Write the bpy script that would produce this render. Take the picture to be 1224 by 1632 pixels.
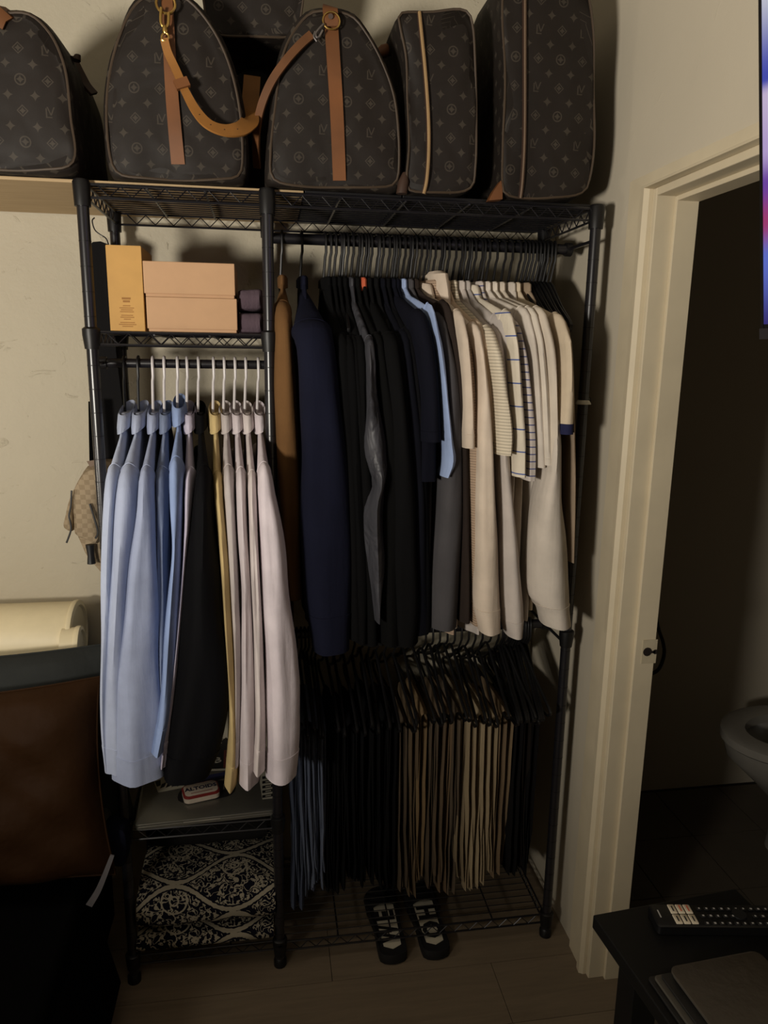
import bpy, math, random
from mathutils import Vector, Matrix
random.seed(7)
R = math.radians
sc = bpy.context.scene
C = sc.collection
for o in list(bpy.data.objects): bpy.data.objects.remove(o)

# ---------------------------------------------------------------- camera
F = 1166.73; PITCH, YAW, ROLL = .2120, .1583, .0154
CAM = Vector((0, 0, 1.6084))
fw = Vector((math.sin(YAW)*math.cos(PITCH), math.cos(YAW)*math.cos(PITCH), -math.sin(PITCH)))
_r = Vector((math.cos(YAW), -math.sin(YAW), 0)); _u = _r.cross(fw)
rt = _r*math.cos(ROLL) + _u*math.sin(ROLL); up = -_r*math.sin(ROLL) + _u*math.cos(ROLL)
cd = bpy.data.cameras.new('camera'); cam = bpy.data.objects.new('camera', cd); C.objects.link(cam)
cd.sensor_fit = 'VERTICAL'; cd.sensor_height = 36; cd.lens = F/1632*36; cd.clip_start = .02
m = Matrix((rt, up, -fw)).transposed().to_4x4(); m.translation = CAM
cam.matrix_world = m
sc.camera = cam

# ---------------------------------------------------------------- light and exposure
w = bpy.data.worlds.new('world'); sc.world = w; w.use_nodes = True
w.node_tree.nodes['Background'].inputs[0].default_value = (1, .86, .66, 1)
w.node_tree.nodes['Background'].inputs[1].default_value = .02
sc.view_settings.view_transform = 'Standard'; sc.view_settings.look = 'None'
sc.view_settings.gamma = 1; sc.view_settings.exposure = -.2
def lamp(name, loc, power, col, rad):
    l = bpy.data.lights.new(name, 'POINT'); l.energy = power; l.color = col; l.shadow_soft_size = rad
    o = bpy.data.objects.new(name, l); C.objects.link(o); o.location = loc; return o
def area(name, loc, aim, power, col, size):
    l = bpy.data.lights.new(name, 'AREA'); l.shape = 'DISK'; l.size = size; l.energy = power; l.color = col
    o = bpy.data.objects.new(name, l); C.objects.link(o); o.location = loc
    o.rotation_euler = (Vector(aim)-Vector(loc)).to_track_quat('-Z', 'Y').to_euler(); return o
lr = area('lamp_room', (-1.30, -.45, 1.40), (.45, 1.9, 3.7), 54, (1, .93, .82), .34)      # shaded room lamp, left behind the photographer
lr.data.spread = R(140)
lamp('lamp_bedside', (-1.05, 1.36, 1.20), 7.2, (1, .91, .77), .09)   # lamp on the left, by the sofa
lamp('fill_bathroom', (2.0, 1.2, 2.1), .35, (1, .88, .70), .12)      # weak fill light added to brighten the bathroom, no lamp there

# ---------------------------------------------------------------- pixel -> point on a plane of the place
def ray(x, y): return fw + rt*((x-612)/F) - up*((y-816)/F)
def PY(x, y, Y): d = ray(x, y); return CAM + d*(Y/d.y)
def PX(x, y, X): d = ray(x, y); return CAM + d*(X/d.x)
def PZ(x, y, Z): d = ray(x, y); return CAM + d*((Z-CAM.z)/d.z)

# ---------------------------------------------------------------- colours and materials
def lin(c):
    return tuple((v/255/12.92 if v/255 <= .04045 else ((v/255+.055)/1.055)**2.4) for v in c) + (1,)
class X:                                   # tiny expression -> math nodes helper
    nt = None
    def __init__(s, v): s.v = v
    def _o(s, op, b=None, c=None):
        n = X.nt.nodes.new('ShaderNodeMath'); n.operation = op
        for i, q in enumerate((s, b, c)):
            if q is None: continue
            if isinstance(q, X): q = q.v
            if isinstance(q, (int, float)): n.inputs[i].default_value = q
            else: X.nt.links.new(q, n.inputs[i])
        return X(n.outputs[0])
    def __add__(s, b): return s._o('ADD', b)
    def __sub__(s, b): return s._o('SUBTRACT', b)
    def __mul__(s, b): return s._o('MULTIPLY', b)
    def __truediv__(s, b): return s._o('DIVIDE', b)
    def __lt__(s, b): return s._o('LESS_THAN', b)
    def __gt__(s, b): return s._o('GREATER_THAN', b)
    def __pow__(s, b): return s._o('POWER', b)
    def abs(s): return s._o('ABSOLUTE')
    def fr(s): return s._o('FRACT')
    def fl(s): return s._o('FLOOR')
    def mod2(s): return (s*.5).fr()*2
    def sin(s): return s._o('SINE')
    def cos(s): return s._o('COSINE')
    def mx(s, b): return s._o('MAXIMUM', b)
    def mn(s, b): return s._o('MINIMUM', b)
    def sqrt(s): return s._o('SQRT')
def base(name, col, rough=.8, metal=0, spec=.3):
    m = bpy.data.materials.new(name); m.use_nodes = True; nt = m.node_tree
    b = nt.nodes['Principled BSDF']; b.inputs['Base Color'].default_value = lin(col)
    b.inputs['Roughness'].default_value = rough; b.inputs['Metallic'].default_value = metal
    b.inputs['Specular IOR Level'].default_value = spec
    return m, nt, b
def tc(nt, kind='Object', scale=(1, 1, 1)):
    t = nt.nodes.new('ShaderNodeTexCoord'); mp = nt.nodes.new('ShaderNodeMapping')
    mp.inputs['Scale'].default_value = scale
    nt.links.new(t.outputs[kind], mp.inputs['Vector']); return mp.outputs[0]
def noise(nt, vec, scale, detail=4, rough=.55, dist=0):
    n = nt.nodes.new('ShaderNodeTexNoise'); n.inputs['Scale'].default_value = scale
    n.inputs['Detail'].default_value = detail; n.inputs['Roughness'].default_value = rough
    n.inputs['Distortion'].default_value = dist
    nt.links.new(vec, n.inputs['Vector']); return n.outputs['Fac']
def bump(nt, b, h, strength, dist):
    n = nt.nodes.new('ShaderNodeBump'); n.inputs['Strength'].default_value = strength
    n.inputs['Distance'].default_value = dist
    nt.links.new(h, n.inputs['Height']); nt.links.new(n.outputs[0], b.inputs['Normal'])
def mixc(nt, fac, a, bcol):
    n = nt.nodes.new('ShaderNodeMix'); n.data_type = 'RGBA'
    if isinstance(fac, X): fac = fac.v
    nt.links.new(fac, n.inputs[0])
    for i, c in ((6, a), (7, bcol)):
        if hasattr(c, 'is_linked') or hasattr(c, 'links'): nt.links.new(c, n.inputs[i])
        else: n.inputs[i].default_value = lin(c)
    return n.outputs[2]
MATS = {}
def plain(name, col, rough=.5, metal=0, spec=.4, var=.06, vs=30):
    if name in MATS: return MATS[name]
    m, nt, b = base(name, col, rough, metal, spec)
    f = noise(nt, tc(nt), vs, 3)
    d = tuple(max(0, c*(1-var*2)) for c in col)
    nt.links.new(mixc(nt, f, d, tuple(min(255, c*(1+var)) for c in col)), b.inputs['Base Color'])
    MATS[name] = m; return m
def fabric(name, col, rough=.9, weave=900, bs=.25, sheen=0, drape=.5, stripes=None, spec=.12):
    if name in MATS: return MATS[name]
    m, nt, b = base(name, col, rough, 0, spec)
    v = tc(nt)
    f = noise(nt, v, 14, 4)
    d = tuple(c*.86 for c in col); e = tuple(min(255, c*1.06) for c in col)
    colr = mixc(nt, f, d, e)
    X.nt = nt
    if stripes:
        sp = nt.nodes.new('ShaderNodeSeparateXYZ'); nt.links.new(v, sp.inputs[0])
        axis, per, wid, scol = stripes
        q = X(sp.outputs[axis])/per
        colr = mixc(nt, (q.fr() < wid/per).v, colr, scol)
    nt.links.new(colr, b.inputs['Base Color'])
    b.inputs['Sheen Weight'].default_value = sheen
    n1 = X(noise(nt, v, 45, 3)); n2 = X(noise(nt, v, weave, 2))
    n3 = X(noise(nt, tc(nt, 'Object', (1, 1, .10)), 38, 3, .5, .3)); n4 = X(noise(nt, tc(nt, 'Object', (1, 1, .35)), 16, 3))
    bump(nt, b, (n1*.5+n2*.12+n3*(2.2*drape)+n4*(2.0*drape)).v, bs, .005)
    MATS[name] = m; return m
def ribbed(name, col, per, axis=2, bs=.5):
    m, nt, b = base(name, col, .92, 0, .1); X.nt = nt
    v = tc(nt); sp = nt.nodes.new('ShaderNodeSeparateXYZ'); nt.links.new(v, sp.inputs[0])
    h = (X(sp.outputs[axis])*(6.2832/per)).sin()*.5+.5
    nt.links.new(mixc(nt, h, tuple(c*.82 for c in col), col), b.inputs['Base Color'])
    bump(nt, b, h.v, bs, .002); return m

M_black = plain('black_metal', (24, 23, 27), .30, 0, .65)
M_plastic = plain('black_plastic', (15, 14, 15), .45, 0, .4)
M_whiteplastic = plain('white_plastic', (205, 200, 200), .4, 0, .5)
M_brass = plain('brass', (200, 165, 95), .3, 1, .5)
M_steel = plain('steel', (150, 145, 145), .35, 1, .5)
M_darkbrown = plain('dark_trim', (60, 42, 32), .6)

# painted plaster wall with lumps and scraped patches
def wall_mat(name, col, strength=.55):
    m, nt, b = base(name, col, .6, 0, .3); v = tc(nt); X.nt = nt
    n1 = X(noise(nt, v, 3.0, 6, .6)); n2 = X(noise(nt, v, 13, 5, .62, 1.2)); n3 = X(noise(nt, v, 130, 3))
    lump = ((n2-.64).mx(0))*2.0
    bump(nt, b, (n1*.9+lump+n3*.06).v, strength, .018)
    nt.links.new(mixc(nt, noise(nt, v, 2.2, 5), tuple(c*.94 for c in col), col), b.inputs['Base Color'])
    return m
M_wall = wall_mat('plaster_paint', (186, 177, 156), .7)
M_wallr = wall_mat('smooth_wall_paint', (200, 190, 170), .16)
M_trim = plain('trim_paint', (204, 191, 164), .5, 0, .35, .04, 9)
M_ceil = plain('ceiling_paint', (150, 144, 132), .8)
def wood_mat(name, c1, c2, scale=(2.2, 26, 26), rough=.5, bs=.12):
    m, nt, b = base(name, c1, rough, 0, .3); v = tc(nt, 'Object', scale); X.nt = nt
    n = noise(nt, v, 3.0, 7, .65, .6)
    nt.links.new(mixc(nt, n, c1, c2), b.inputs['Base Color'])
    bump(nt, b, n, bs, .004); return m
M_floor = wood_mat('floor_laminate', (98, 87, 72), (138, 122, 102), (1.6, 18, 18), .45)
M_floor2 = wood_mat('floor_laminate_light', (106, 94, 78), (144, 128, 107), (1.6, 18, 18), .45)
M_pine = wood_mat('pale_wood', (188, 164, 126), (154, 128, 92), (1.8, 14, 40), .6)

def monogram():
    m, nt, b = base('monogram_canvas', (52, 42, 36), .62, 0, .22); X.nt = nt
    t = nt.nodes.new('ShaderNodeUVMap'); t.uv_map = 'UVMap'
    sp = nt.nodes.new('ShaderNodeSeparateXYZ'); nt.links.new(t.outputs[0], sp.inputs[0])
    u = X(sp.outputs[0]); v = X(sp.outputs[1]); SU, SV = .050, .056
    def star(x, y, r, p=.62): return ((x.abs()**p + y.abs()**p) < r**p)
    sx = ((u/SU).fr()-.5)*SU; sy = ((v/SV).fr()-.5)*SV
    mask = star(sx, sy, .0105)
    au = u/SU+.5; av = v/SV+.5
    x = (au.fr()-.5)*SU; y = (av.fr()-.5)*SV
    cu = (au.fl().mod2() > .5); rv = (av.fl().mod2() > .5)
    d = x.abs()+y.abs(); rr = (x*x+y*y).sqrt()
    dia = ((d-.0098).abs() < .0013).mx(star(x, y, .0075))
    cir = ((rr-.0095).abs() < .0013).mx(star(x, y, .0085))
    L = ((x+.0065).abs() < .0013)*((y+.001).abs() < .0085)
    L = L.mx(((x+.002).abs() < .006)*((y+.0088).abs() < .001))
    q = y+.005
    V = (((x-.002).abs()-q*.42).abs() < .0013)*((y-.0025).abs() < .0075)
    lv = L.mx(V)
    one = cu*0+1
    isL = (one-cu)*(one-rv); isC = cu*rv; isD = (one-isL)*(one-isC)
    mask = mask.mx(lv*isL).mx(cir*isC).mx(dia*isD)
    obj = tc(nt); n = X(noise(nt, obj, 6, 4))
    wear = (n*.8+.25)*.8
    bcol = mixc(nt, n.v, (25, 21, 18), (37, 31, 27))
    nt.links.new(mixc(nt, (mask*wear).v, bcol, (72, 65, 56)), b.inputs['Base Color'])
    bump(nt, b, (X(noise(nt, obj, 7, 2, .5, .4))*1.0+X(noise(nt, obj, 700, 2))*.01).v, .45, .03)
    return m
M_mono = monogram()
M_leather = plain('tan_leather', (112, 70, 38), .5, 0, .4, .18, 9)
M_honey = plain('honey_leather', (146, 98, 44), .5, 0, .4, .14, 12)
M_piping = plain('piping_tan', (66, 53, 40), .6)
M_pipedark = plain('piping_dark', (104, 84, 66), .6)
def checker():
    m, nt, b = base('checked_canvas', (160, 138, 108), .8, 0, .2); X.nt = nt
    t = nt.nodes.new('ShaderNodeUVMap'); t.uv_map = 'UVMap'
    sp = nt.nodes.new('ShaderNodeSeparateXYZ'); nt.links.new(t.outputs[0], sp.inputs[0])
    u = X(sp.outputs[0])/.0115; v = X(sp.outputs[1])/.0115
    k = ((u.fl()+v.fl()).mod2() > .5)
    fine = X(noise(nt, tc(nt), 160, 2))*.35
    nt.links.new(mixc(nt, (k*.5+fine).v, (150, 134, 110), (122, 106, 84)), b.inputs['Base Color'])
    bump(nt, b, X(noise(nt, tc(nt), 40, 3)).v, .3, .004); return m
M_check = checker()
def damask():
    m, nt, b = base('damask_cloth', (30, 30, 45), .95, 0, .1); X.nt = nt
    t = nt.nodes.new('ShaderNodeUVMap'); t.uv_map = 'UVMap'
    sp = nt.nodes.new('ShaderNodeSeparateXYZ'); nt.links.new(t.outputs[0], sp.inputs[0])
    u = X(sp.outputs[0]); v = X(sp.outputs[1])
    TAU = 6.2832; PU, PV = .30, .17
    c = (u*(TAU/PU)).cos()*.22
    nz = (X(noise(nt, tc(nt, 'UV'), 90, 2))-.5)*.05
    f1 = ((v/PV + c).fr()-.5).abs(); f2 = ((v/PV - c + .5).fr()-.5).abs()
    line = (f1+nz < .036).mx(f2+nz < .036)
    # rosettes: rings round the ogee centres, broken by curling leaves
    cx = ((u/PU+.0).fr()-.5)*PU; cy = ((v/PV+.0).fr()-.5)*PV
    r1 = (cx*cx+cy*cy).sqrt()
    cx2 = ((u/PU+.5).fr()-.5)*PU; cy2 = ((v/PV+.5).fr()-.5)*PV
    r2 = (cx2*cx2+cy2*cy2).sqrt(); rr = r1.mn(r2)
    ring = ((rr/.021).fr()-.5).abs()
    vo = nt.nodes.new('ShaderNodeTexVoronoi'); vo.feature = 'F1'; vo.inputs['Scale'].default_value = 58
    nt.links.new(tc(nt, 'UV'), vo.inputs['Vector'])
    w1 = X(noise(nt, tc(nt, 'UV'), 60, 1.5, .5, 1.0))
    leaf = ((w1-.5).abs() < .042).mx((X(vo.outputs['Distance']) < .21))
    fill = leaf.mx((ring < .10)*(rr < .05))
    mask = fill*(((f1.mn(f2)) > .065)).mx(0)
    mask = mask.mx(line)
    nt.links.new(mixc(nt, mask.v, (15, 15, 26), (150, 142, 124)), b.inputs['Base Color'])
    bump(nt, b, X(noise(nt, tc(nt), 400, 2)).v, .3, .002); return m
M_damask = damask()

# ---------------------------------------------------------------- mesh helper
class MB:
    def __init__(s): s.v = []; s.f = []; s.uv = {}
    def add(s, vs, fs):
        o = len(s.v); s.v += [tuple(p) for p in vs]; s.f += [tuple(i+o for i in f) for f in fs]; return s
    def box(s, a, b):
        (x0, y0, z0), (x1, y1, z1) = a, b
        return s.add([(x0,y0,z0),(x1,y0,z0),(x1,y1,z0),(x0,y1,z0),(x0,y0,z1),(x1,y0,z1),(x1,y1,z1),(x0,y1,z1)],
                     [(0,3,2,1),(4,5,6,7),(0,1,5,4),(1,2,6,5),(2,3,7,6),(3,0,4,7)])
    def rings(s, rs, closed=False, cap=True):
        n = len(rs[0]); vs = [p for r in rs for p in r]; fs = []
        k = len(rs)
        for i in range(k if closed else k-1):
            a = i*n; b = ((i+1) % k)*n
            for j in range(n): fs.append((a+j, a+(j+1) % n, b+(j+1) % n, b+j))
        if cap and not closed:
            fs.append(tuple(range(n-1, -1, -1))); fs.append(tuple(range((k-1)*n, k*n)))
        return s.add(vs, fs)
    def tube(s, pts, r, n=8, closed=False, flat=None):
        pts = [Vector(p) for p in pts]; rs = []; k = len(pts)
        pu = None
        for i, p in enumerate(pts):
            a = pts[(i-1) % k] if (closed or i) else p; b = pts[(i+1) % k] if (closed or i < k-1) else p
            t = (b-a).normalized()
            if pu is None:
                h = Vector((0, 0, 1)) if abs(t.z) < .9 else Vector((0, 1, 0))
                if flat: h = Vector(flat)
                pu = h
            side = t.cross(pu)
            if side.length < 1e-6: side = t.cross(Vector((1, .3, .2)))
            side.normalize(); u2 = side.cross(t).normalized(); pu = u2
            rr = r[i] if isinstance(r, list) else r
            ra, rb = (rr if isinstance(rr, tuple) else (rr, rr))
            rs.append([p + side*(ra*math.cos(2*math.pi*j/n)) + u2*(rb*math.sin(2*math.pi*j/n)) for j in range(n)])
        return s.rings(rs, closed)
    def prism(s, poly, y0, y1):        # polygon in x,z extruded along y
        n = len(poly)
        return s.add([(x, y0, z) for x, z in poly]+[(x, y1, z) for x, z in poly],
                     [tuple(range(n)), tuple(range(2*n-1, n-1, -1))]+[(j, j+n, (j+1) % n+n, (j+1) % n) for j in range(n)])
    def build(s, name, mat, parent=None, smooth=True, bevel=0, uv=None, sharp=40, xf=None):
        me = bpy.data.meshes.new(name)
        off = Vector(parent.matrix_basis.translation) if parent is not None else Vector()
        if parent is not None and parent.parent is not None: off = off + parent.parent.matrix_basis.translation
        vs = [Vector(p) for p in s.v]
        if xf is not None: vs = [xf @ p for p in vs]
        if parent is None and vs:      # origin at the base centre
            lo = [min(p[i] for p in vs) for i in range(3)]; hi = [max(p[i] for p in vs) for i in range(3)]
            off = Vector(((lo[0]+hi[0])/2, (lo[1]+hi[1])/2, lo[2]))
        me.from_pydata([p-off for p in vs], [], s.f)
        me.validate(); me.update()
        if uv is not None:
            l = me.uv_layers.new(name='UVMap')
            for p in me.polygons:
                for li in p.loop_indices:
                    l.data[li].uv = uv(vs[me.loops[li].vertex_index], me.loops[li].vertex_index, p)
        me.materials.append(mat)
        o = bpy.data.objects.new(name, me); C.objects.link(o)
        if parent is None: o.location = off
        else: o.parent = parent
        if bevel:
            bv = o.modifiers.new('bevel', 'BEVEL'); bv.width = bevel; bv.segments = 2; bv.limit_method = 'ANGLE'
        if smooth:
            me.polygons.foreach_set('use_smooth', [True]*len(me.polygons))
            try: me.set_sharp_from_angle(angle=R(sharp))
            except Exception: pass
        return o
def tag(o, label, cat, group=None, kind=None):
    if label: o['label'] = label
    if cat: o['category'] = cat
    if group: o['group'] = group
    if kind: o['kind'] = kind
    return o
def thing(name, loc, label, cat, group=None):
    o = bpy.data.objects.new(name, None); C.objects.link(o); o.location = loc; o.empty_display_size = .05
    o.matrix_basis = Matrix.Translation(Vector(loc))
    return tag(o, label, cat, group)
def struct(o): o['kind'] = 'structure'; return o
def smooth_path(pts, n, closed=False):
    pts = [Vector(p) for p in pts]; k = len(pts); out = []
    segs = k if closed else k-1
    for i in range(segs):
        g = lambda j: pts[j % k] if closed else pts[max(0, min(k-1, j))]
        p0, p1, p2, p3 = g(i-1), g(i), g(i+1), g(i+2)
        for q in range(n):
            t = q/n
            out.append(.5*((2*p1)+(p2-p0)*t+(2*p0-5*p1+4*p2-p3)*t*t+(3*p1-p0-3*p2+p3)*t**3))
    if not closed: out.append(pts[-1])
    return out
def resample(pts, n, closed=True):
    pts = list(pts)+([pts[0]] if closed else []); L = [0]
    for a, b in zip(pts, pts[1:]): L.append(L[-1]+(b-a).length)
    out = []; k = 0
    for i in range(n):
        d = L[-1]*i/(n if closed else n-1)
        while k < len(L)-2 and L[k+1] < d: k += 1
        t = (d-L[k])/max(1e-9, L[k+1]-L[k]); out.append(pts[k].lerp(pts[k+1], min(1, t)))
    return out
def interp(tab, x):
    if x <= tab[0][0]: return tab[0][1:]
    n = len(tab)
    for i in range(n-1):
        a, b = tab[i], tab[i+1]
        if x <= b[0]:
            h = b[0]-a[0]; t = (x-a[0])/h; out = []
            for k in range(1, len(a)):
                d = (b[k]-a[k])/h
                m0 = d if i == 0 else .5*(d+(a[k]-tab[i-1][k])/(a[0]-tab[i-1][0]))
                m1 = d if i == n-2 else .5*(d+(tab[i+2][k]-b[k])/(tab[i+2][0]-b[0]))
                out.append((2*t**3-3*t*t+1)*a[k]+(t**3-2*t*t+t)*h*m0+(-2*t**3+3*t*t)*b[k]+(t**3-t*t)*h*m1)
            return tuple(out)
    return tab[-1][1:]
def text(s, size, mtx, mat, name, parent, ext=.0004, bold=0, sx=1):
    cu = bpy.data.curves.new(name, 'FONT'); cu.body = s; cu.size = size; cu.align_x = 'CENTER'; cu.align_y = 'CENTER'
    cu.extrude = ext; cu.offset = bold; cu.resolution_u = 2
    t = bpy.data.objects.new(name, cu); C.objects.link(t)
    me = bpy.data.meshes.new_from_object(t.evaluated_get(bpy.context.evaluated_depsgraph_get()))
    bpy.data.objects.remove(t); bpy.data.curves.remove(cu)
    off = Vector(parent.matrix_basis.translation)
    if parent.parent is not None: off = off + parent.parent.matrix_basis.translation
    me.transform(Matrix.Translation(-off) @ mtx @ Matrix.Diagonal((sx, 1, 1, 1)))
    me.materials.clear(); me.materials.append(mat)
    o = bpy.data.objects.new(name, me); C.objects.link(o); o.parent = parent; return o

# ================================================================ THE ROOM
YW = 2.09; XW = .815; ZC = 2.62
YD0, YD1, ZD = .80, 1.545, 1.958        # door opening in the right wall
YR, XL_ = -2.0, -2.6
struct(MB().box((XL_, YW, -.02), (XW+.085, YW+.1, ZC)).build('wall_back', M_wall, None, False))
rw = MB()
rw.box((XW, YD1, -.02), (XW+.085, YW, ZC)); rw.box((XW, YD0, ZD), (XW+.085, YD1, ZC)); rw.box((XW, YR, -.02), (XW+.085, YD0, ZC))
struct(rw.build('wall_right', M_wallr, None, False))
struct(MB().box((XL_-.1, YR, -.02), (XL_, YW, ZC)).build('wall_left', M_wallr, None, False))
struct(MB().box((XL_, YR-.1, -.02), (XW+.1, YR, ZC)).build('wall_rear', M_wallr, None, False))
struct(MB().box((XL_, YR, ZC), (2.6, YW, ZC+.1)).build('ceiling', M_ceil, None, False))
fl = struct(MB().box((XL_, YR, -.03), (XW+.085, YW, -.008)).build('floor', plain('subfloor', (40, 32, 25), .8), None, False))
# laminate planks, laid along x
pw, pl = .185, 1.25
me_cache = {}
row = 0; y = .32
while y < YW-.01:
    x = XL_+2.0 - (row*.43 % pl)
    y1 = min(y+pw, YW)
    while x < XW+.085:
        x1 = min(x+pl, XW+.085)
        mb = MB().box((x+.0008, y+.0008, -.008), (x1-.0008, y1-.0008, 0))
        mb.build('plank', random.choice((M_floor, M_floor, M_floor2)), fl, False)
        x = x1
    y = y1; row += 1
mb = MB().box((XL_, YR, -.008), (XW+.085, .319, -.0005)); mb.build('plank_field', M_floor, fl, False)
# bathroom behind the door
BX = 2.5; BY = 2.32
bath_wall = wall_mat('bathroom_paint', (190, 180, 162), .1)
mb = MB().box((XW+.085, BY, -.02), (BX, BY+.1, ZC)); struct(mb.build('wall_bathroom', bath_wall, None, False))
mb = MB().box((BX, .2, -.02), (BX+.1, BY, ZC)); mb.box((XW+.085, .1, -.02), (BX, .2, ZC)); mb.box((XW+.085,YW+.1,-.02),(XW+.105,BY,ZC)); struct(mb.build('wall_bathroom_side', bath_wall, None, False))
bf = struct(MB().box((XW+.085, .2, -.03), (BX, BY, -.004)).build('floor_bathroom', plain('grout', (38, 35, 31), .9), None, False))
M_tile = plain('bath_tile', (84, 76, 66), .5, 0, .4, .1, 5)
for i in range(6):
    for j in range(5):
        MB().box((XW+.089+i*.26, 1.0+j*.26, -.004), (XW+.089+i*.26+.256, 1.0+j*.26+.256, .002)).build('tile', M_tile, bf, False)
# door casing and jamb, left side and head
dj = thing('door_1', (XW, YD1, 0), None, None); struct(dj)
mb = MB()
# stepped casing profile (x out of wall, y across) swept up the left side, then along the head
prof = [(0, .098), (-.010, .096), (-.012, .03), (-.020, .024), (-.022, .006), (-.012, 0), (0, 0)]
def casing(path_fn, a, b):
    r = [[path_fn(px_, py_, s) for px_, py_ in prof] for s in (a, b)]
    return MB().rings(r)
casing(lambda px_, py_, s: (XW+px_, YD1+py_, (0 if s == 0 else ZD+py_*.35)), 0, 1).build('casing_side', M_trim, dj, True, sharp=25)
casing(lambda px_, py_, s: (XW+px_, (YD1+py_ if s == 0 else YD0-py_), ZD+py_*.35), 0, 1).build('casing_head', M_trim, dj, True, sharp=25)
casing(lambda px_, py_, s: (XW+px_, YD0-py_, (0 if s == 0 else ZD+py_*.35)), 0, 1).build('casing_side', M_trim, dj, True, sharp=25)
MB().box((XW-.004, YD1-.016, 0), (XW+.088, YD1, ZD)).build('jamb', M_trim, dj, False, .002)
MB().box((XW-.004, YD0, ZD-.016), (XW+.088, YD1-.016, ZD)).build('head_jamb', M_trim, dj, False, .002)
MB().box((XW-.004, YD0, 0), (XW+.088, YD0+.016, ZD-.016)).build('jamb', M_trim, dj, False, .002)
MB().box((XW+.038, YD1-.026, 0), (XW+.088, YD1-.016, ZD-.016)).build('door_stop', M_trim, dj, False, .001)
MB().box((XW+.038, YD0, ZD-.026), (XW+.088, YD1-.026, ZD-.016)).build('door_stop', M_trim, dj, False, .001)
sp = MB().box((XW+.055, YD1-.0275, .895), (XW+.092, YD1-.0262, .955)).build('strike_plate', plain('strike_paint', (188, 176, 150), .5), dj, False)
mb = MB(); mb.tube([(XW+.068, YD1-.0285, .925), (XW+.068, YD1-.0268, .925)], .011, 12)
mb.box((XW+.074, YD1-.0287, .921), (XW+.088, YD1-.0268, .927)); mb.tube([(XW+.088, YD1-.0287, .924), (XW+.088, YD1-.0268, .924)], .006, 10)
mb.build('latch_hole', plain('hole_dark', (30, 20, 16), .9), sp)

# ---------------------------------------------------------------- toilet and cable in the bathroom
T = thing('toilet', (1.85, 1.93, 0), 'white toilet bowl in the dark bathroom beyond the door', 'toilet')
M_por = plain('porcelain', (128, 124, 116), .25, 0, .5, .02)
def oval(cx, cy, z, rx, ry, n=32, sq=2.0):
    return [(cx+rx*math.copysign(abs(math.cos(a))**(2/sq), math.cos(a)), cy+ry*math.copysign(abs(math.sin(a))**(2/sq), math.sin(a)), z) for a in [2*math.pi*i/n for i in range(n)]]
cx, cy = 1.68, 1.93
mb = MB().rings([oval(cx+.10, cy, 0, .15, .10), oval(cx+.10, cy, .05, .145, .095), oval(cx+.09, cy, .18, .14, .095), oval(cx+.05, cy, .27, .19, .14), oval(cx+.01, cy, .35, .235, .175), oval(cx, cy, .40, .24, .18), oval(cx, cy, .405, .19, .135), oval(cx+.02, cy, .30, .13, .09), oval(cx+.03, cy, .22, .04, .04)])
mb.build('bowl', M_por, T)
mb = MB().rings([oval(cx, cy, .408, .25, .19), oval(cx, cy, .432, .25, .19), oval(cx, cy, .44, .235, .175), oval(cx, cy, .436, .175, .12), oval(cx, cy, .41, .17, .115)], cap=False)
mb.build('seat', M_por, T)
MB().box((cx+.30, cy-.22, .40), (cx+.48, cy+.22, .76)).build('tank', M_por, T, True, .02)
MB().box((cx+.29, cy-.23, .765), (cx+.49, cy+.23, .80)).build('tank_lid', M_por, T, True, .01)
pts = [PY(x, y, 1.75) for x, y in ((1046, 850), (1048, 905), (1049, 945), (1045, 970), (1049, 1000), (1057, 1025), (1058, 1045), (1050, 1066), (1036, 1074), (1020, 1070))]
tag(MB().tube(smooth_path(pts, 5), .005, 8).build('power_cable', M_plastic), 'black cable hanging in a loop behind the door jamb', 'cable')

# ================================================================ THE RACK
xL, xM, xR = -.3706, .0061, .7532; YF, YB = 1.690, 2.02; HT = 1.95
rack = thing('garment_rack', (.19, YF, 0), 'black wire closet rack with posts, wire shelves and hanging rods', 'rack')
PR = .0125
M_glide = M_plastic
for px_ in (xL, xM, xR):
    for py_ in (YF, YB):
        post = MB().tube([(px_, py_, .02), (px_, py_, HT-.004)], PR, 16).build('post', M_black, rack)
        # grooves along the post are rings in the real thing
        mb = MB()
        for z in [q*.0254*2 for q in range(2, 37)]: mb.tube([(px_, py_, z), (px_, py_, z+.002)], PR+.0004, 12)
        mb.build('groove_rings', M_plastic, post)['kind'] = 'stuff'
        MB().rings([oval(px_, py_, HT-.052, .0165, .0165, 16), oval(px_, py_, HT-.006, .018, .018, 16), oval(px_, py_, HT, .015, .015, 16)]).build('cap', M_plastic, post)
        MB().rings([oval(px_, py_, 0, .017, .017, 14), oval(px_, py_, .018, .017, .017, 14), oval(px_, py_, .024, .013, .013, 14)]).build('foot', M_plastic, post)
def collar(px_, py_, z): return MB().rings([oval(px_, py_, z-.03, .0155, .0155, 14), oval(px_, py_, z, .019, .019, 14), oval(px_, py_, z+.012, .019, .019, 14), oval(px_, py_, z+.016, .014, .014, 14)])
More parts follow.
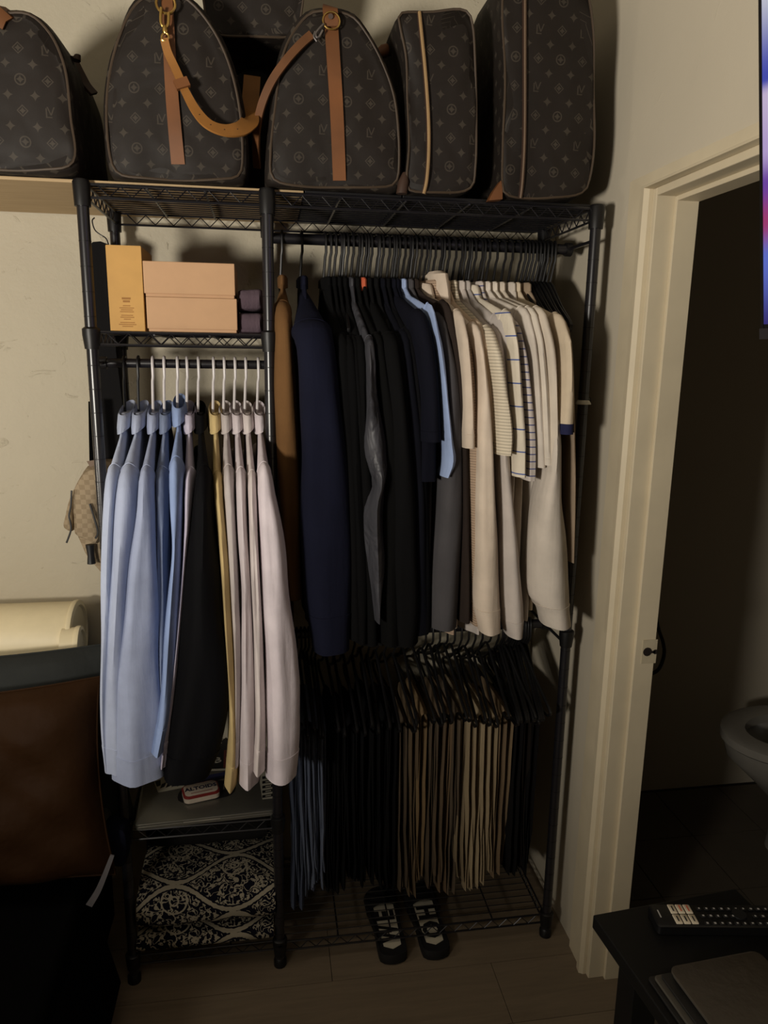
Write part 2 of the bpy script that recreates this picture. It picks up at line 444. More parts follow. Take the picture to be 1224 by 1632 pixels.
def shelf(x0, x1, z, corners=True):
    a, b, c, d = x0+.012, x1-.012, YF, YB
    dz = .026; wr = .0028
    s = bpy.data.objects.new('wire_shelf', None); C.objects.link(s); s.parent = rack
    s.matrix_basis = Matrix.Translation(Vector(((x0+x1)/2, (c+d)/2, z))-rack.matrix_basis.translation); s.empty_display_size = .05
    mb = MB()
    for zz in (z, z-dz):
        mb.tube([(a, c, zz), (b, c, zz)], wr, 6); mb.tube([(a, d, zz), (b, d, zz)], wr, 6)
        mb.tube([(a-.006, c+.01, zz), (a-.006, d-.01, zz)], wr, 6); mb.tube([(b+.006, c+.01, zz), (b+.006, d-.01, zz)], wr, 6)
    mb.build('frame', M_black, s)
    mb = MB()
    def zig(p, q, n):
        p, q = Vector(p), Vector(q); pts = []
        for i in range(2*n+1):
            t = i/(2*n); v = p.lerp(q, t); v.z = z-.002 if i % 2 == 0 else z-dz+.002; pts.append(v)
        mb.tube(pts, .0017, 5)
    n = max(3, int((b-a)/.045))
    zig((a+.02, c, z), (b-.02, c, z), n); zig((a+.02, d, z), (b-.02, d, z), n)
    zig((a-.006, c+.03, z), (a-.006, d-.03, z), 6); zig((b+.006, c+.03, z), (b+.006, d-.03, z), 6)
    mb.build('truss', M_black, s)
    me = None
    for i in range(1, 13):
        yy = c+(d-c)*i/13
        if me is None:
            o = MB().tube([(a, yy, z+.001), (b, yy, z+.001)], .0014, 5).build('wire', M_black, s); me = o.data; y0 = yy
        else:
            o2 = bpy.data.objects.new('wire', me); C.objects.link(o2); o2.parent = s; o2.location = (0, yy-y0, 0)
    for i in range(1, 3 if b-a < .5 else 5):
        xx = a+(b-a)*i/(3 if b-a < .5 else 5)
        MB().tube([(xx, c, z-.004), (xx, d, z-.004)], .0024, 6).build('crossbar', M_black, s)
    for px_ in (x0, x1):
        for py_ in (YF, YB):
            if z < HT-.1: collar(px_, py_, z-.006).build('collar', M_plastic, s)
    return s
shelf(xL, xM, 1.942); shelf(xM, xR, 1.942)
shelf(xL, xM, 1.646)
shelf(xL, xM, .440)
shelf(xL, xM, .075); shelf(xM, xR, .068)
RLY, RLZ = 1.79, 1.580; RRY, RRZ = 1.845, 1.873; RPY, RPZ = 1.845, .879
def rod(x0, x1, y, z, r=.0105):
    o = MB().tube([(x0, y, z), (x1, y, z)], r, 14).build('hanging_rod', M_black, rack)
    for xx in (x0, x1):
        MB().tube([(xx-.008, y, z), (xx+.008, y, z)], r+.004, 12).build('rod_socket', M_plastic, o)
        mb = MB().tube([(xx, YF, z+.0), (xx, YB, z+.0)], .004, 6); mb.build('rod_bracket', M_black, o)
rod(xL, xM, RLY, RLZ); rod(xM, xR, RRY, RRZ, .0125); rod(xM, xR, RPY, RPZ, .0125)
collar(xR, YF, .905).build('collar', M_plastic, rack); collar(xM, YF, .905).build('collar', M_plastic, rack)
# strap that ties the rack to the wall
zt = thing('wall_strap', (xR+.02, YF, 1.50), 'pale strap tying the right rack post to a wall screw', 'strap')
sw = PX(940, 638, XW)
P = [sw]+[(xR+.019, YF+.020, 1.506)]+[(xR+.0155*math.cos(t), YF+.0155*math.sin(t), 1.503) for t in [R(60-18*i) for i in range(0, 16)]]
MB().tube(smooth_path(P, 3), (.0012, .006), 8, flat=(0, 0, 1)).build('band', plain('strap_white', (190, 186, 172), .5), zt)
MB().tube([sw+Vector((-.012, 0, 0)), sw], .008, 12).build('screw_head', M_steel, zt)

# ---------------------------------------------------------------- boards lying on the top shelf
tag(MB().box((-1.7, YF+.012, 1.9455), (.085, YW-.004, 1.9525)).build('wooden_shelf_board', M_pine, None, False, .002), 'pale wooden shelf board running along the wall onto the rack top', 'board')
tag(MB().box((.088, YF+.012, 1.9455), (.30, YW-.012, 1.953)).build('black_board', M_plastic, None, False, .001), 'black flat board on the top wire shelf, beside the wooden board', 'board')
tag(MB().box((.303, YF+.012, 1.9455), (.742, YW-.012, 1.953)).build('black_board', M_plastic, None, False, .001), 'wide black flat board on the top wire shelf, by the right wall', 'board')

# ================================================================ HANGERS AND CLOTHES
def hanger(x, y, z, yaw, mat, label, group, w=.205, drop=.075, bar=True, r=.0036, neck=.062, rod_r=.0105, xs=-.006):
    """one plastic hanger: hook over the rod, shoulders along y, lower bar"""
    h = thing('clothes_hanger', (x, y, z), label, 'hanger', group)
    rot = Matrix.Translation((x, y, z)) @ Matrix.Rotation(yaw, 4, 'Z')
    rr = rod_r+r+.001
    P = [(0, rr*math.cos(a), rr*math.sin(a)) for a in [R(q) for q in (-25, 0, 30, 60, 90, 120, 150, 180)]]
    P = [(p[0], p[1], p[2]+.0) for p in P]+[(0, -rr, -.030), (xs*.3, -rr*.8, -.040), (xs, 0, -neck)]
    MB().tube(P, r*.92, 7).build('hook', mat, h, xf=rot)
    zt_ = -neck
    P = [(xs, 0, zt_), (xs*.8, -.03, zt_-.012), (0, -w*.55, zt_-drop*.62), (0, -w, zt_-drop), (0, -w-.004, zt_-drop-.012)]
    Q = [(0, w+.004, zt_-drop-.012), (0, w, zt_-drop), (0, w*.55, zt_-drop*.62), (xs*.8, .03, zt_-.012), (xs, 0, zt_)]
    path = smooth_path(Q, 3)[:-1]+smooth_path(P, 3)
    if bar: path = path+[Vector((0, -w+.01, zt_-drop-.022)), Vector((0, 0, zt_-drop-.024)), Vector((0, w-.01, zt_-drop-.022))]
    MB().tube(path, r*1.15, 7, closed=bar).build('shoulders', mat, h, xf=rot)
    return h

def sup(t, n): c = math.cos(t); s_ = math.sin(t); return math.copysign(abs(c)**(2/n), c), math.copysign(abs(s_)**(2/n), s_)
GID = [0]
def garment(name, label, cat, mat, hx, rod_, con, Yc, hem_z, group=None, w=.20, neck=.075, cuff=None, collar_='shirt',
            cuff_mat=None, bt=.010, collar_mat=None, ns=26, back=True, fold=.5, depth=.052, hood=False, hanger_mat=None, hlabel=None, hgroup=None, tilt_hem=0, ex=2.15, up=False):
    """garment hung side-on. con: (py, pxl, pxr) outline of the front sleeve, taken at the depth Yc it hangs in"""
    ry, rz = rod_; GID[0] += 1; rnd = random.Random(GID[0]*13+5)
    tab = []
    for py_, a, b in con:
        A = PY(a, py_, Yc); B = PY(b, py_, Yc)
        tab.append((-(A.z+B.z)/2, (A.x+B.x)/2, max(.004, (B.x-A.x)/2)))
    zs = -tab[0][0]; xs = tab[0][1]
    zn = rz-neck
    w_eff = ry-Yc
    yaw = math.atan2(xs-hx, w_eff)
    g = thing(name, (hx, ry, hem_z), label, cat, group)
    if hlabel: hanger(hx, ry, rz, yaw, hanger_mat or M_plastic, hlabel, hgroup, w=w*.96, drop=max(.03, zn-zs+.004), neck=neck+.012, rod_r=(.0105 if ry == RLY else .0125))
    # ---- body
    lv = [(zn+.004, .050, .008), (zn-.012, .072, .0065), (zn-(zn-zs)*.4, w*.50, .0055), (zn-(zn-zs)*.8, w*.82, .006), (zs-.012, w*.96, .008), (zs-.035, w+.004, .010)]
    nb = 9
    for i in range(1, nb+1):
        t = i/nb; z = (zs-.035)+(hem_z-(zs-.035))*t
        lv.append((z, w+.004+.012*t, bt*(.9+.45*t)))
    ph = rnd.uniform(0, 6); rs = []
    N = 36
    for z, hy, hx_ in lv:
        t = max(0, (zs-z)/max(.05, zs-hem_z)); rg = []
        for j in range(N):
            c, s_ = sup(2*math.pi*j/N, 3.2)
            y = hy*c; y = -y
            x = hx_*s_ + fold*.010*t*math.sin(y*34+ph)*(1+.4*math.sin(z*9+ph)) + .003*t*math.sin(y*80+ph*2)
            k = (xs-hx)/w_eff
            xx = hx + x + k*(-y)
            zz = z + (.006*math.sin(y*25+ph) if t > .9 else 0) + tilt_hem*y*t
            yy = ry+y
            if yy > YW-.012: yy = YW-.012
            rg.append((xx, yy, zz))
        rs.append(rg)
    MB().rings(rs).build('body', mat, g, sharp=60)
    # ---- sleeves
    ns_ = ns
    def sleeve(front):
        z0 = zs+.006; z1 = -tab[-1][0]
        zc = z1
        if cuff: zc = z1+cuff
        rs = []; M_ = 24
        p1 = rnd.uniform(0, 6); p2 = rnd.uniform(0, 6)
        def ring(z, grow=1.0):
            t = min(1, max(0, (z0-z)/max(.02, z0-z1)))
            if front:
                xc, hw = interp(tab, -z); yc = Yc+.004
            else:
                xc, hw = interp(tab, -z); xc = 2*hx-xs+.4*(xs-xc)*0; hw = min(hw, .016); yc = min(ry+w-.012, YW-.062)
            d = depth*(.72+.28*min(1, t*5))*(1-.18*t) if front else .034
            rg = []
            for j in range(M_):
                a = 2*math.pi*j/M_; c, s_ = sup(a, ex)
                wob = 1+fold*.16*math.sin(3*a+p1+z*5)*min(1, t*4)+fold*.07*math.sin(5*a+p2-z*11)
                x = xc+hw*c*grow*(1+fold*.06*math.sin(z*26+p2+a)); yv = yc+d*s_*wob*grow
                rg.append((x, min(yv, YW-.012), z))
            return rg
        if front:
            hw0 = tab[0][2]; ya = ry-.018; yb = Yc+.030; sh_r = []; nk = .0055 if collar_ == 'shirt' else .0075
            def oring(xc, yc, zc_, dy, dz, hw, hd):
                L = math.hypot(dy, dz); dy, dz = dy/L, dz/L; py_, pz_ = -dz, dy      # perpendicular, pointing back when the path runs down
                o = []
                for j in range(M_):
                    c, s_ = sup(2*math.pi*j/M_, ex)
                    o.append((xc+hw*c, yc+py_*hd*s_, zc_+pz_*hd*s_))
                return o
            zA = zn-.014; zB = zs+.012
            for i in range(8):
                t = i/7; y = ya+(yb-ya)*t; z = zA+(zB-zA)*t**1.12
                hd = .010+.016*t; hw = nk+(hw0-nk)*t**(1.5 if collar_ == 'shirt' else 1.1)
                dz = (zB-zA)*1.12*max(.05, t)**.12
                xc = hx+(xs-hx)*(ry-y)/w_eff
                sh_r.append(oring(xc, y, z-hd*.9, yb-ya, dz, hw, hd))
            a0 = math.atan2(zB-zA, yb-ya)          # slope angle (pointing to -y and down)
            MB().rings(sh_r).build('shoulder', mat, g, sharp=60)
            rs = [oring(xs, yb+.004, zB-.020, yb-ya, zB-zA, hw0*1.06, .026), oring(xs, yb-.002, zB-.024, yb-ya, zB-zA, hw0*1.08, .031)]
            for q in (.35, .65):
                dy = (yb-ya)*(1-q); dz = (zB-zA)*(1-q)-.12*q
                xq, hq = interp(tab, -(zs-.012-.02*q))
                rs.append(oring(xq, Yc+.026-.020*q, zB-.026-.020*q, dy, dz, hq*1.03, .033+.012*q))
        else:
            rs = [ring(z0, .25), ring(z0-.004, .72)]
        zst = (zs-.045) if front else z0-.010
        for i in range(0 if front else 1, ns_+1):
            rs.append(ring(zst-(zst-zc)*i/ns_))
        s = MB().rings(rs).build('sleeve', mat, g, sharp=60)
        if front: MB().tube([Vector(q) for q in rs[1]], .0011, 5, closed=True).build('seam', mat, s)
        if cuff and front:
            mat2 = cuff_mat or mat
            rr = [ring(zc+.003, .90), ring(zc+.001, 1.03)]
            for i in range(1, 6): rr.append(ring(zc-(zc-z1)*i/5, 1.01))
            rr.append(ring(z1+.001, .93))
            MB().rings(rr).build('cuff', mat2, s, sharp=60)
    sleeve(True)
    if back: sleeve(False)
    # ---- collar
    cm = collar_mat or mat; k = (xs-hx)/w_eff
    def cring(z, a, b, lift=0, skew=0, n=24):
        out = []
        for i in range(n):
            c, s_ = sup(2*math.pi*i/n, 2.2); y = -a*c
            out.append((hx+b*s_+k*(-y), ry+y, z+lift*c+skew*s_))
        return out
    if collar_ == 'shirt':
        up_ = .016 if up else 0
        rs = [cring(zn-.027+up_, .096, .0175, -.010, .009), cring(zn-.014+up_, .090, .0185, -.013, .004), cring(zn+.008+up_, .076, .0165, -.013), cring(zn+.014+up_, .068, .0140, -.013), cring(zn+.010+up_, .061, .0125, -.010), cring(zn-.014, .056, .0095)]
        MB().rings(rs, cap=False).build('collar', cm, g)
        MB().rings([cring(zn-.02, .056, .0095), cring(zn-.004+up_, .058, .0105), cring(zn-.004+up_, .055, .0090), cring(zn-.02, .052, .0080)], closed=True).build('collar_stand', cm, g)
    elif collar_ == 'rib':
        rs = [cring(zn-.012, .070, .0125, -.008), cring(zn+.008, .066, .0125), cring(zn+.012, .060, .010), cring(zn-.004, .056, .008)]
        MB().rings(rs, cap=False).build('neckband', cm, g)
    elif collar_ == 'hood':
        rs = [cring(zn-.04, .115, .017, -.02), cring(zn-.005, .10, .021, -.01), cring(zn+.025, .080, .021), cring(zn+.034, .05, .014), cring(zn+.02, .03, .008)]
        MB().rings(rs).build('hood', cm, g)
    return g

# ---------------------------------------------------------------- left rod: dress shirts
ROD_L = (RLY, RLZ); ROD_R = (RRY, RRZ)
def hxl(px_): return PY(px_, 600, RLY).x
def sh(n, col, **k): return fabric('cotton_'+n, col, .85, 1100, .35, drape=.6, **k)
GS = 'dress shirts on the short left rod'; GH = 'hangers on the short left rod'
LS = [
 ('sky_blue_shirt', 'pale blue dress shirt at the left end, by the left post', (178, 188, 212), 200, [(752,168,192),(800,166,190),(900,162,186),(1000,163,184),(1100,160,184),(1170,163,184),(1217,168,186)], 1.585, 'b'),
 ('sky_blue_shirt', 'light blue dress shirt with a white highlight, second from left post', (172, 182, 208), 222, [(752,189,218),(800,184,220),(900,177,215),(1000,170,210),(1100,164,205),(1180,165,205),(1222,166,205)], 1.572, 'b'),
 ('sky_blue_shirt', 'light blue dress shirt with the widest of the blue sleeves', (158, 168, 196), 245, [(755,221,243),(810,218,247),(900,206,251),(1000,194,253),(1100,183,256),(1160,178,260),(1237,179,264)], 1.552, 'w'),
 ('grey_blue_shirt', 'slate blue dress shirt with narrow sleeve beside the widest blue sleeve', (122, 134, 162), 263, [(755,245,269),(850,249,268),(950,252,268),(1050,252,270),(1130,253,270)], 1.590, 'w'),
 ('cornflower_shirt', 'brighter blue shirt with collar standing up and cuff turned out', (142, 162, 204), 284, [(742,268,291),(800,271,292),(868,275,290),(940,268,288),(1022,261,284),(1100,256,278),(1134,252,275),(1192,241,264)], 1.545, 'w'),
 ('lilac_shirt', 'pale lilac dress shirt beside the black shirt', (196, 190, 208), 299, [(757,293,312),(830,294,306),(900,291,300),(1000,281,292),(1100,270,282),(1160,262,275),(1212,257,268)], 1.560, 'w'),
 ('black_shirt', 'black dress shirt among the blue and white shirts', (9, 9, 12), 317, [(755,312,336),(830,305,341),(914,290,349),(1000,286,356),(1100,276,367),(1150,271,363),(1200,264,348),(1238,260,332)], 1.538, 'w'),
 ('yellow_shirt', 'soft yellow dress shirt beside the black shirt', (208, 184, 132), 341, [(763,338,354),(850,347,363),(947,354,370),(1050,360,375),(1150,364,381),(1200,361,382),(1247,357,378)], 1.566, 'w'),
 ('pale_grey_shirt', 'pale grey dress shirt beside the yellow shirt', (194, 186, 184), 358, [(753,354,373),(850,361,378),(950,367,382),(1050,372,386),(1150,372,386),(1210,370,384)], 1.572, 'w'),
 ('white_shirt', 'off-white dress shirt, third from the middle post', (212, 202, 206), 375, [(757,375,392),(850,379,396),(950,385,402),(1050,384,406),(1150,382,409),(1243,379,413)], 1.560, 'w'),
 ('white_shirt', 'off-white dress shirt with short narrow sleeve, second from middle post', (216, 206, 204), 392, [(762,394,409),(850,397,412),(950,401,417),(1050,405,421),(1150,406,424),(1222,402,424)], 1.548, 'w'),
 ('white_shirt', 'white dress shirt with broad sleeve, nearest the middle post', (216, 206, 212), 412, [(750,410,431),(800,411,442),(870,413,454),(950,418,462),(1050,422,474),(1093,424,479),(1150,424,478),(1236,424,473)], 1.540, 'w'),
]
for i, (nm, lb, col, hp, con, Yc, hm) in enumerate(LS):
    garment(nm, lb, 'shirt', sh('%s_%d' % (nm, i), col), hxl(hp), ROD_L, con, Yc, .80, GS, w=.195, neck=.115, ex=1.75, cuff=.062 if i not in (3,) else None, collar_='shirt',
            hanger_mat=M_plastic if hm == 'b' else M_whiteplastic, hlabel=('black' if hm == 'b' else 'white')+' plastic hanger holding the '+lb.replace(', by the left post', '').replace(', second from left post', ', second from post').replace(' beside the widest blue sleeve', '').replace('off-white dress shirt with short narrow sleeve, second from middle post', 'off-white shirt with short narrow sleeve'), hgroup=GH, fold=.75, up=(i == 4))

# ---------------------------------------------------------------- right rod
def hxr(px_): return PY(px_, 420, RRY).x
GT = 'tops on the long upper rod'; GHR = 'hangers on the long upper rod'
def fb(n, col, **k): return fabric('knit_'+n, col, .95, 700, .4, drape=.45, **k)
B = (10, 10, 11)
RS = [
 # name, label, cat, colour/material, hook px, outline, depth, hem z, kwargs
 ('brown_coat', 'tan brown coat behind the middle post at the end of the upper rod', 'coat', (108, 78, 48), 450, [(490,436,464),(545,438,468),(620,436,472),(700,440,476),(800,446,479),(900,452,480),(950,458,482)], 1.69, .95, dict(w=.15, collar_='rib')),
 ('navy_sweatshirt', 'thick navy sweatshirt hanging apart beside the brown coat', 'sweatshirt', (20, 22, 38), 481, [(520,468,528),(600,476,539),(700,480,550),(800,479,559),(900,481,560),(960,486,560),(1000,494,558),(1033,498,556)], 1.61, .98, dict(collar_='rib', cuff=.09, depth=.06)),
 ('black_sweater', 'black sweater, first of the dark tops after the navy sweatshirt', 'sweater', B, 518, [(540,530,556),(700,540,572),(900,548,580),(1012,552,578)], 1.63, .95, {}),
 ('black_sweater', 'black shirt with slim sleeve, second of the dark tops', 'shirt', (8,8,9), 526, [(545,545,566),(700,553,578),(900,560,588),(1018,563,586)], 1.625, .96, {}),
 ('black_sweater', 'black sweater, third of the dark tops', 'sweater', B, 534, [(545,552,575),(700,560,588),(900,566,596),(1020,570,592)], 1.63, .95, {}),
 ('black_sweater', 'black jacket just left of the shiny grey sleeve', 'jacket', (9,9,10), 543, [(545,562,585),(700,566,590),(900,572,600),(1022,578,602)], 1.625, .94, {}),
 ('grey_nylon_jacket', 'shiny charcoal nylon jacket with crumpled sleeve amid black tops', 'jacket', 'nylon', 553, [(545,582,597),(620,581,600),(660,581,607),(700,577,615),(728,578,617),(752,586,619),(768,592,614),(795,580,612),(830,579,611),(900,584,612),(960,592,606),(985,596,603)], 1.598, .98, dict(fold=1.6)),
 ('black_sweater', 'black overshirt just right of the shiny grey sleeve', 'overshirt', (10,10,10), 561, [(540,590,612),(700,606,632),(900,604,640),(1022,606,640)], 1.615, .93, {}),
 ('black_sweater', 'black tee with an orange printed neck among the dark tops', 'tee', B, 570, [(545,600,622),(700,612,640),(900,618,648),(1022,622,646)], 1.625, .94, dict(collar_='rib', collar_mat='orange')),
 ('black_sweater', 'black long-sleeved top with the widest black sleeve', 'top', (12,12,13), 581, [(540,606,636),(700,618,655),(900,622,664),(1000,628,664),(1023,632,660)], 1.605, .93, {}),
 ('dark_sweater', 'charcoal black top, first left of the navy tees', 'top', (14,14,15), 590, [(540,620,642),(700,630,655),(900,640,664),(1018,642,666)], 1.63, .95, {}),
 ('navy_sweater', 'dark navy long-sleeved top behind the navy tee', 'top', (13,14,22), 600, [(535,632,655),(700,642,672),(900,648,680),(1005,650,682)], 1.63, .96, {}),
 ('dark_sweater', 'blackish top squeezed between two navy tops', 'top', (10,10,13), 608, [(530,640,660),(700,652,676),(900,656,684),(1000,660,686)], 1.635, .97, {}),
 ('navy_tee', 'dark navy tee with ribbed sleeve end beside light blue shirt', 'tee', (15,16,26), 618, [(505,655,680),(560,662,692),(640,667,700),(702,668,703)], 1.60, .97, dict(cuff=.022, collar_='rib')),
 ('navy_tee', 'navy polo with longer sleeve below the navy tee', 'polo', (13,14,24), 626, [(505,652,672),(640,664,690),(764,664,694)], 1.615, .98, dict(collar_='rib')),
 ('light_blue_shirt', 'light blue short-sleeved shirt showing as a thin strip', 'shirt', (150,168,205), 634, [(495,680,688),(560,692,703),(640,700,712),(700,704,720),(735,704,725),(757,700,714)], 1.605, 1.02, {}),
 ('charcoal_sweater', 'charcoal grey sweater with broad straight sleeve beside cream tops', 'sweater', (74,72,74), 642, [(510,690,708),(600,702,728),(700,703,735),(770,699,737),(900,689,733),(997,685,726)], 1.622, .96, {}),
 ('brown_sweater', 'dark brown top between the charcoal sweater and beige tee', 'top', (46,38,34), 650, [(490,700,716),(600,716,740),(700,726,744),(900,728,746),(985,727,747)], 1.632, .97, {}),
 ('beige_tee', 'beige half-sleeved top with cuff, first of the cream tops', 'tee', (204,188,170), 668, [(505,722,739),(550,728,743),(600,732,748),(650,734,752),(712,735,754)], 1.60, 1.0, dict(cuff=.03, collar_='shirt')),
 ('ribbed_sweater', 'ribbed brownish beige long top behind the beige tee', 'top', 'rib', 676, [(520,732,748),(700,737,758),(850,744,760),(990,748,764)], 1.63, .95, {}),
 ('cream_hoodie', 'warm beige hooded sweatshirt with a long cuffed sleeve', 'hoodie', (212,196,178), 690, [(525,744,765),(565,755,769),(700,757,781),(800,757,787),(900,756,792),(965,756,795),(1004,763,795)], 1.592, .96, dict(cuff=.058, collar_='hood')),
 ('beige_tee', 'beige crew tee squeezed beside the hooded sweatshirt', 'tee', (204,182,158), 700, [(520,752,768),(600,762,778),(700,768,786)], 1.615, 1.0, dict(collar_='rib')),
 ('waffle_knit_shirt', 'cream waffle-knit top with a wide elbow-length sleeve', 'top', 'waffle', 712, [(530,768,786),(565,772,795),(620,780,803),(690,785,814),(722,786,812)], 1.586, 1.0, dict(collar_='rib', depth=.062)),
 ('white_sweatshirt', 'off-white long sweatshirt with cuff behind the waffle-knit top', 'sweatshirt', (196,186,178), 722, [(530,782,798),(620,785,806),(720,788,808),(800,793,815),(900,795,826),(985,800,832),(1010,806,829)], 1.612, .94, dict(cuff=.04, collar_='rib')),
 ('light_grey_tee', 'light grey tee beside the blue windowpane tee', 'tee', (178,170,164), 732, [(510,786,802),(600,796,812),(690,802,820)], 1.620, .95, dict(collar_='rib')),
 ('windowpane_tee', 'white tee with widely spaced blue stripes', 'tee', 'stripe_wide', 744, [(505,802,816),(565,806,823),(640,811,829),(700,814,833),(757,814,834)], 1.585, 1.0, dict(collar_='shirt')),
 ('striped_tee', 'white tee with narrow blue stripes', 'tee', 'stripe_fine', 754, [(520,812,826),(600,824,838),(700,832,848),(763,832,849)], 1.598, .98, dict(collar_='rib')),
 ('white_tee', 'white tee next to the narrow blue stripes', 'tee', (212,202,190), 764, [(500,826,842),(560,836,852),(640,842,862),(742,846,866)], 1.604, 1.0, dict(collar_='rib')),
 ('white_tee', 'white tee with crisp shoulder seam amid cream tees', 'tee', (216,206,192), 776, [(500,838,852),(560,846,864),(640,852,874),(738,856,880)], 1.596, 1.0, dict(collar_='rib', cuff=.014)),
 ('cream_tee', 'cream tee with folded sleeve end above the puffy white sleeve', 'tee', (208,196,180), 788, [(500,850,868),(560,860,878),(640,865,882),(732,864,886)], 1.588, .98, dict(collar_='rib')),
 ('cream_sweatshirt', 'cream sweatshirt with puffy sleeve and wide cuff by right post', 'sweatshirt', (204,194,182), 800, [(640,868,884),(745,862,888),(800,851,891),(850,844,898),(900,842,903),(955,848,905),(965,856,904),(992,863,906)], 1.60, .97, dict(cuff=.052, collar_='rib', depth=.065)),
 ('ringer_tee', 'beige ringer tee with navy sleeve band by the right post', 'tee', (204,188,164), 812, [(510,880,898),(560,886,906),(620,886,910),(690,880,909)], 1.582, 1.0, dict(cuff=.022, cuff_mat='navyband', collar_='rib')),
 ('taupe_sweater', 'taupe long-sleeved top, last of the tops by the right wall', 'top', (150,132,112), 824, [(520,892,904),(640,898,908),(760,900,910),(890,898,908)], 1.63, 1.0, {}),
]
M_nylon, _nt, _b = base('nylon', (60, 60, 65), .5, 0, .4)
bump(_nt, _b, noise(_nt, tc(_nt, 'Object', (1, 1, .8)), 13, 3, .5, .6), .8, .03)
M_orange = plain('orange_print', (190, 90, 60), .8)
M_navyband = fb('navy_band', (40, 42, 72))
SPEC = {'nylon': M_nylon, 'rib': ribbed('rib_knit', (176, 152, 130), .006, 2), 'waffle': ribbed('waffle_knit', (214, 202, 180), .007, 2, .35),
        'stripe_wide': fb('stripe_wide', (216, 206, 188), stripes=(2, .050, .0028, (74, 92, 150))), 'stripe_fine': fb('stripe_fine', (200, 190, 182), stripes=(2, .0165, .0026, (78, 84, 128)))}
for i, (nm, lb, cat, col, hp, con, Yc, hem, kw) in enumerate(RS):
    mt = SPEC[col] if isinstance(col, str) else fb('%s_%d' % (nm, i), col)
    kw = dict(kw)
    if kw.get('collar_mat') == 'orange': kw['collar_mat'] = M_orange
    if kw.get('cuff_mat') == 'navyband': kw['cuff_mat'] = M_navyband
    kw.setdefault('collar_', 'rib'); kw.setdefault('w', .20)
    short = lb.split(',')[0]
    garment(nm, lb, cat, mt, hxr(hp), ROD_R, con, Yc, hem, GT, neck=.10, bt=.007, hlabel='black plastic hanger holding the '+' '.join(lb.replace(',', '').split()[:10]), hgroup=GHR, **kw)
# extra hangers: doubled ones between the tops and empties at the right end
for i, hp in enumerate((548, 576, 586, 604, 630, 656, 662, 683, 706, 738, 749, 770)):
    hanger(hxr(hp), RRY, RRZ, .02*((i*7) % 5-2), M_plastic, 'empty black plastic hanger squeezed between tops on the upper rod', 'spare hangers between the tops', w=.18, drop=.10, neck=.105, rod_r=.0125)
for i, hp in enumerate((834, 840, 846, 852, 858, 864, 870, 876, 882)):
    hanger(hxr(hp), RRY, RRZ, -.04-.012*i+.02*(i % 2), M_plastic, 'empty black plastic hanger bunched at the right end of the upper rod', 'empty hangers at the right end of the upper rod', w=.20, drop=.105, neck=.082, rod_r=.0125)

# ---------------------------------------------------------------- lower rod: folded trousers
def hxp(px_): return PY(px_, 1030, RPY).x
def trousers(hp, col, label, name='folded_trousers', bot=.175, th=.0085, y0=1.690, yw=.22, mat=None, dx=0, seed=0):
    q_ = random.Random(seed*7+1); y0 = y0+q_.uniform(-.006, .014); dx = q_.uniform(-.006, .009); sag = q_.uniform(-.016, .008); bot = bot+q_.uniform(-.012, .02)
    hx = hxp(hp); rnd = random.Random(seed*31+3); yaw = rnd.uniform(-.05, .09)
    zb = RPZ-.19+sag
    hanger(hx, RPY, RPZ, yaw, M_plastic, ('black hanger holding the '+' '.join(label.replace(',', '').split()[:11])), 'hangers on the lower rod', w=.20, drop=.108, neck=.056-sag, r=.0034, rod_r=.0125)
    g = thing(name, (hx, y0+yw/2, bot), label, 'trousers', 'trousers folded over hangers on the lower rod')
    for li, (d, tk) in enumerate(((th, .0062 if mat is None else .0075), (th*.40, .0046 if mat is None else .006))):
        zl = bot+rnd.uniform(0, .03); zr = bot+rnd.uniform(0, .035)
        path = []; n = 9
        for i in range(n): path.append((-d, zl+(zb-.012-zl)*i/(n-1), 0))
        path += [(-d*.75, zb+.001+d*.5, 0), (0, zb+.004+d*.75, 0), (d*.75, zb+.001+d*.5, 0)]
        for i in range(n): path.append((d, zb-.012-(zb-.012-zr)*i/(n-1), 0))
        p1, p2 = rnd.uniform(0, 6), rnd.uniform(0, 6); rs = []
        k = len(path)
        for i, (x, z, _) in enumerate(path):
            a = path[max(0, i-1)]; b = path[min(k-1, i+1)]
            t = Vector((b[0]-a[0], 0, b[1]-a[1])).normalized(); nrm = Vector((-t.z, 0, t.x))
            low = max(0, min(1, (zb-z)/(zb-bot)))
            f0 = y0 + .014*math.sin(z*11+p1)*low + (.012 if li else 0) + .010*low*math.sin(p2)
            f1 = y0+yw - .01*math.sin(z*7+p2)
            rg = []
            M_ = 12
            for j in range(M_):
                c, s_ = sup(2*math.pi*j/M_, 2.4)
                yy = (f0+f1)/2 + (f1-f0)/2*c
                fat = tk*(1+.35*max(0, -c)**6)*(1+.25*math.sin(z*21+p2+li))
                wx = .0045*low*math.sin(z*13+p1+yy*14)+.002*low*math.sin(z*37+p2)
                v = nrm*(fat*s_)
                rg.append((hx+x+v.x+wx+dx*low, yy, z+v.z))
            rs.append(rg)
        MB().rings(rs).build('leg', mat or fabric('twill_%s_%d' % (name, hp), col, .95, 900, .5), g, sharp=60)
    return g
def jean(n, col): return fabric('denim_%s' % n, col, .92, 600, .5)
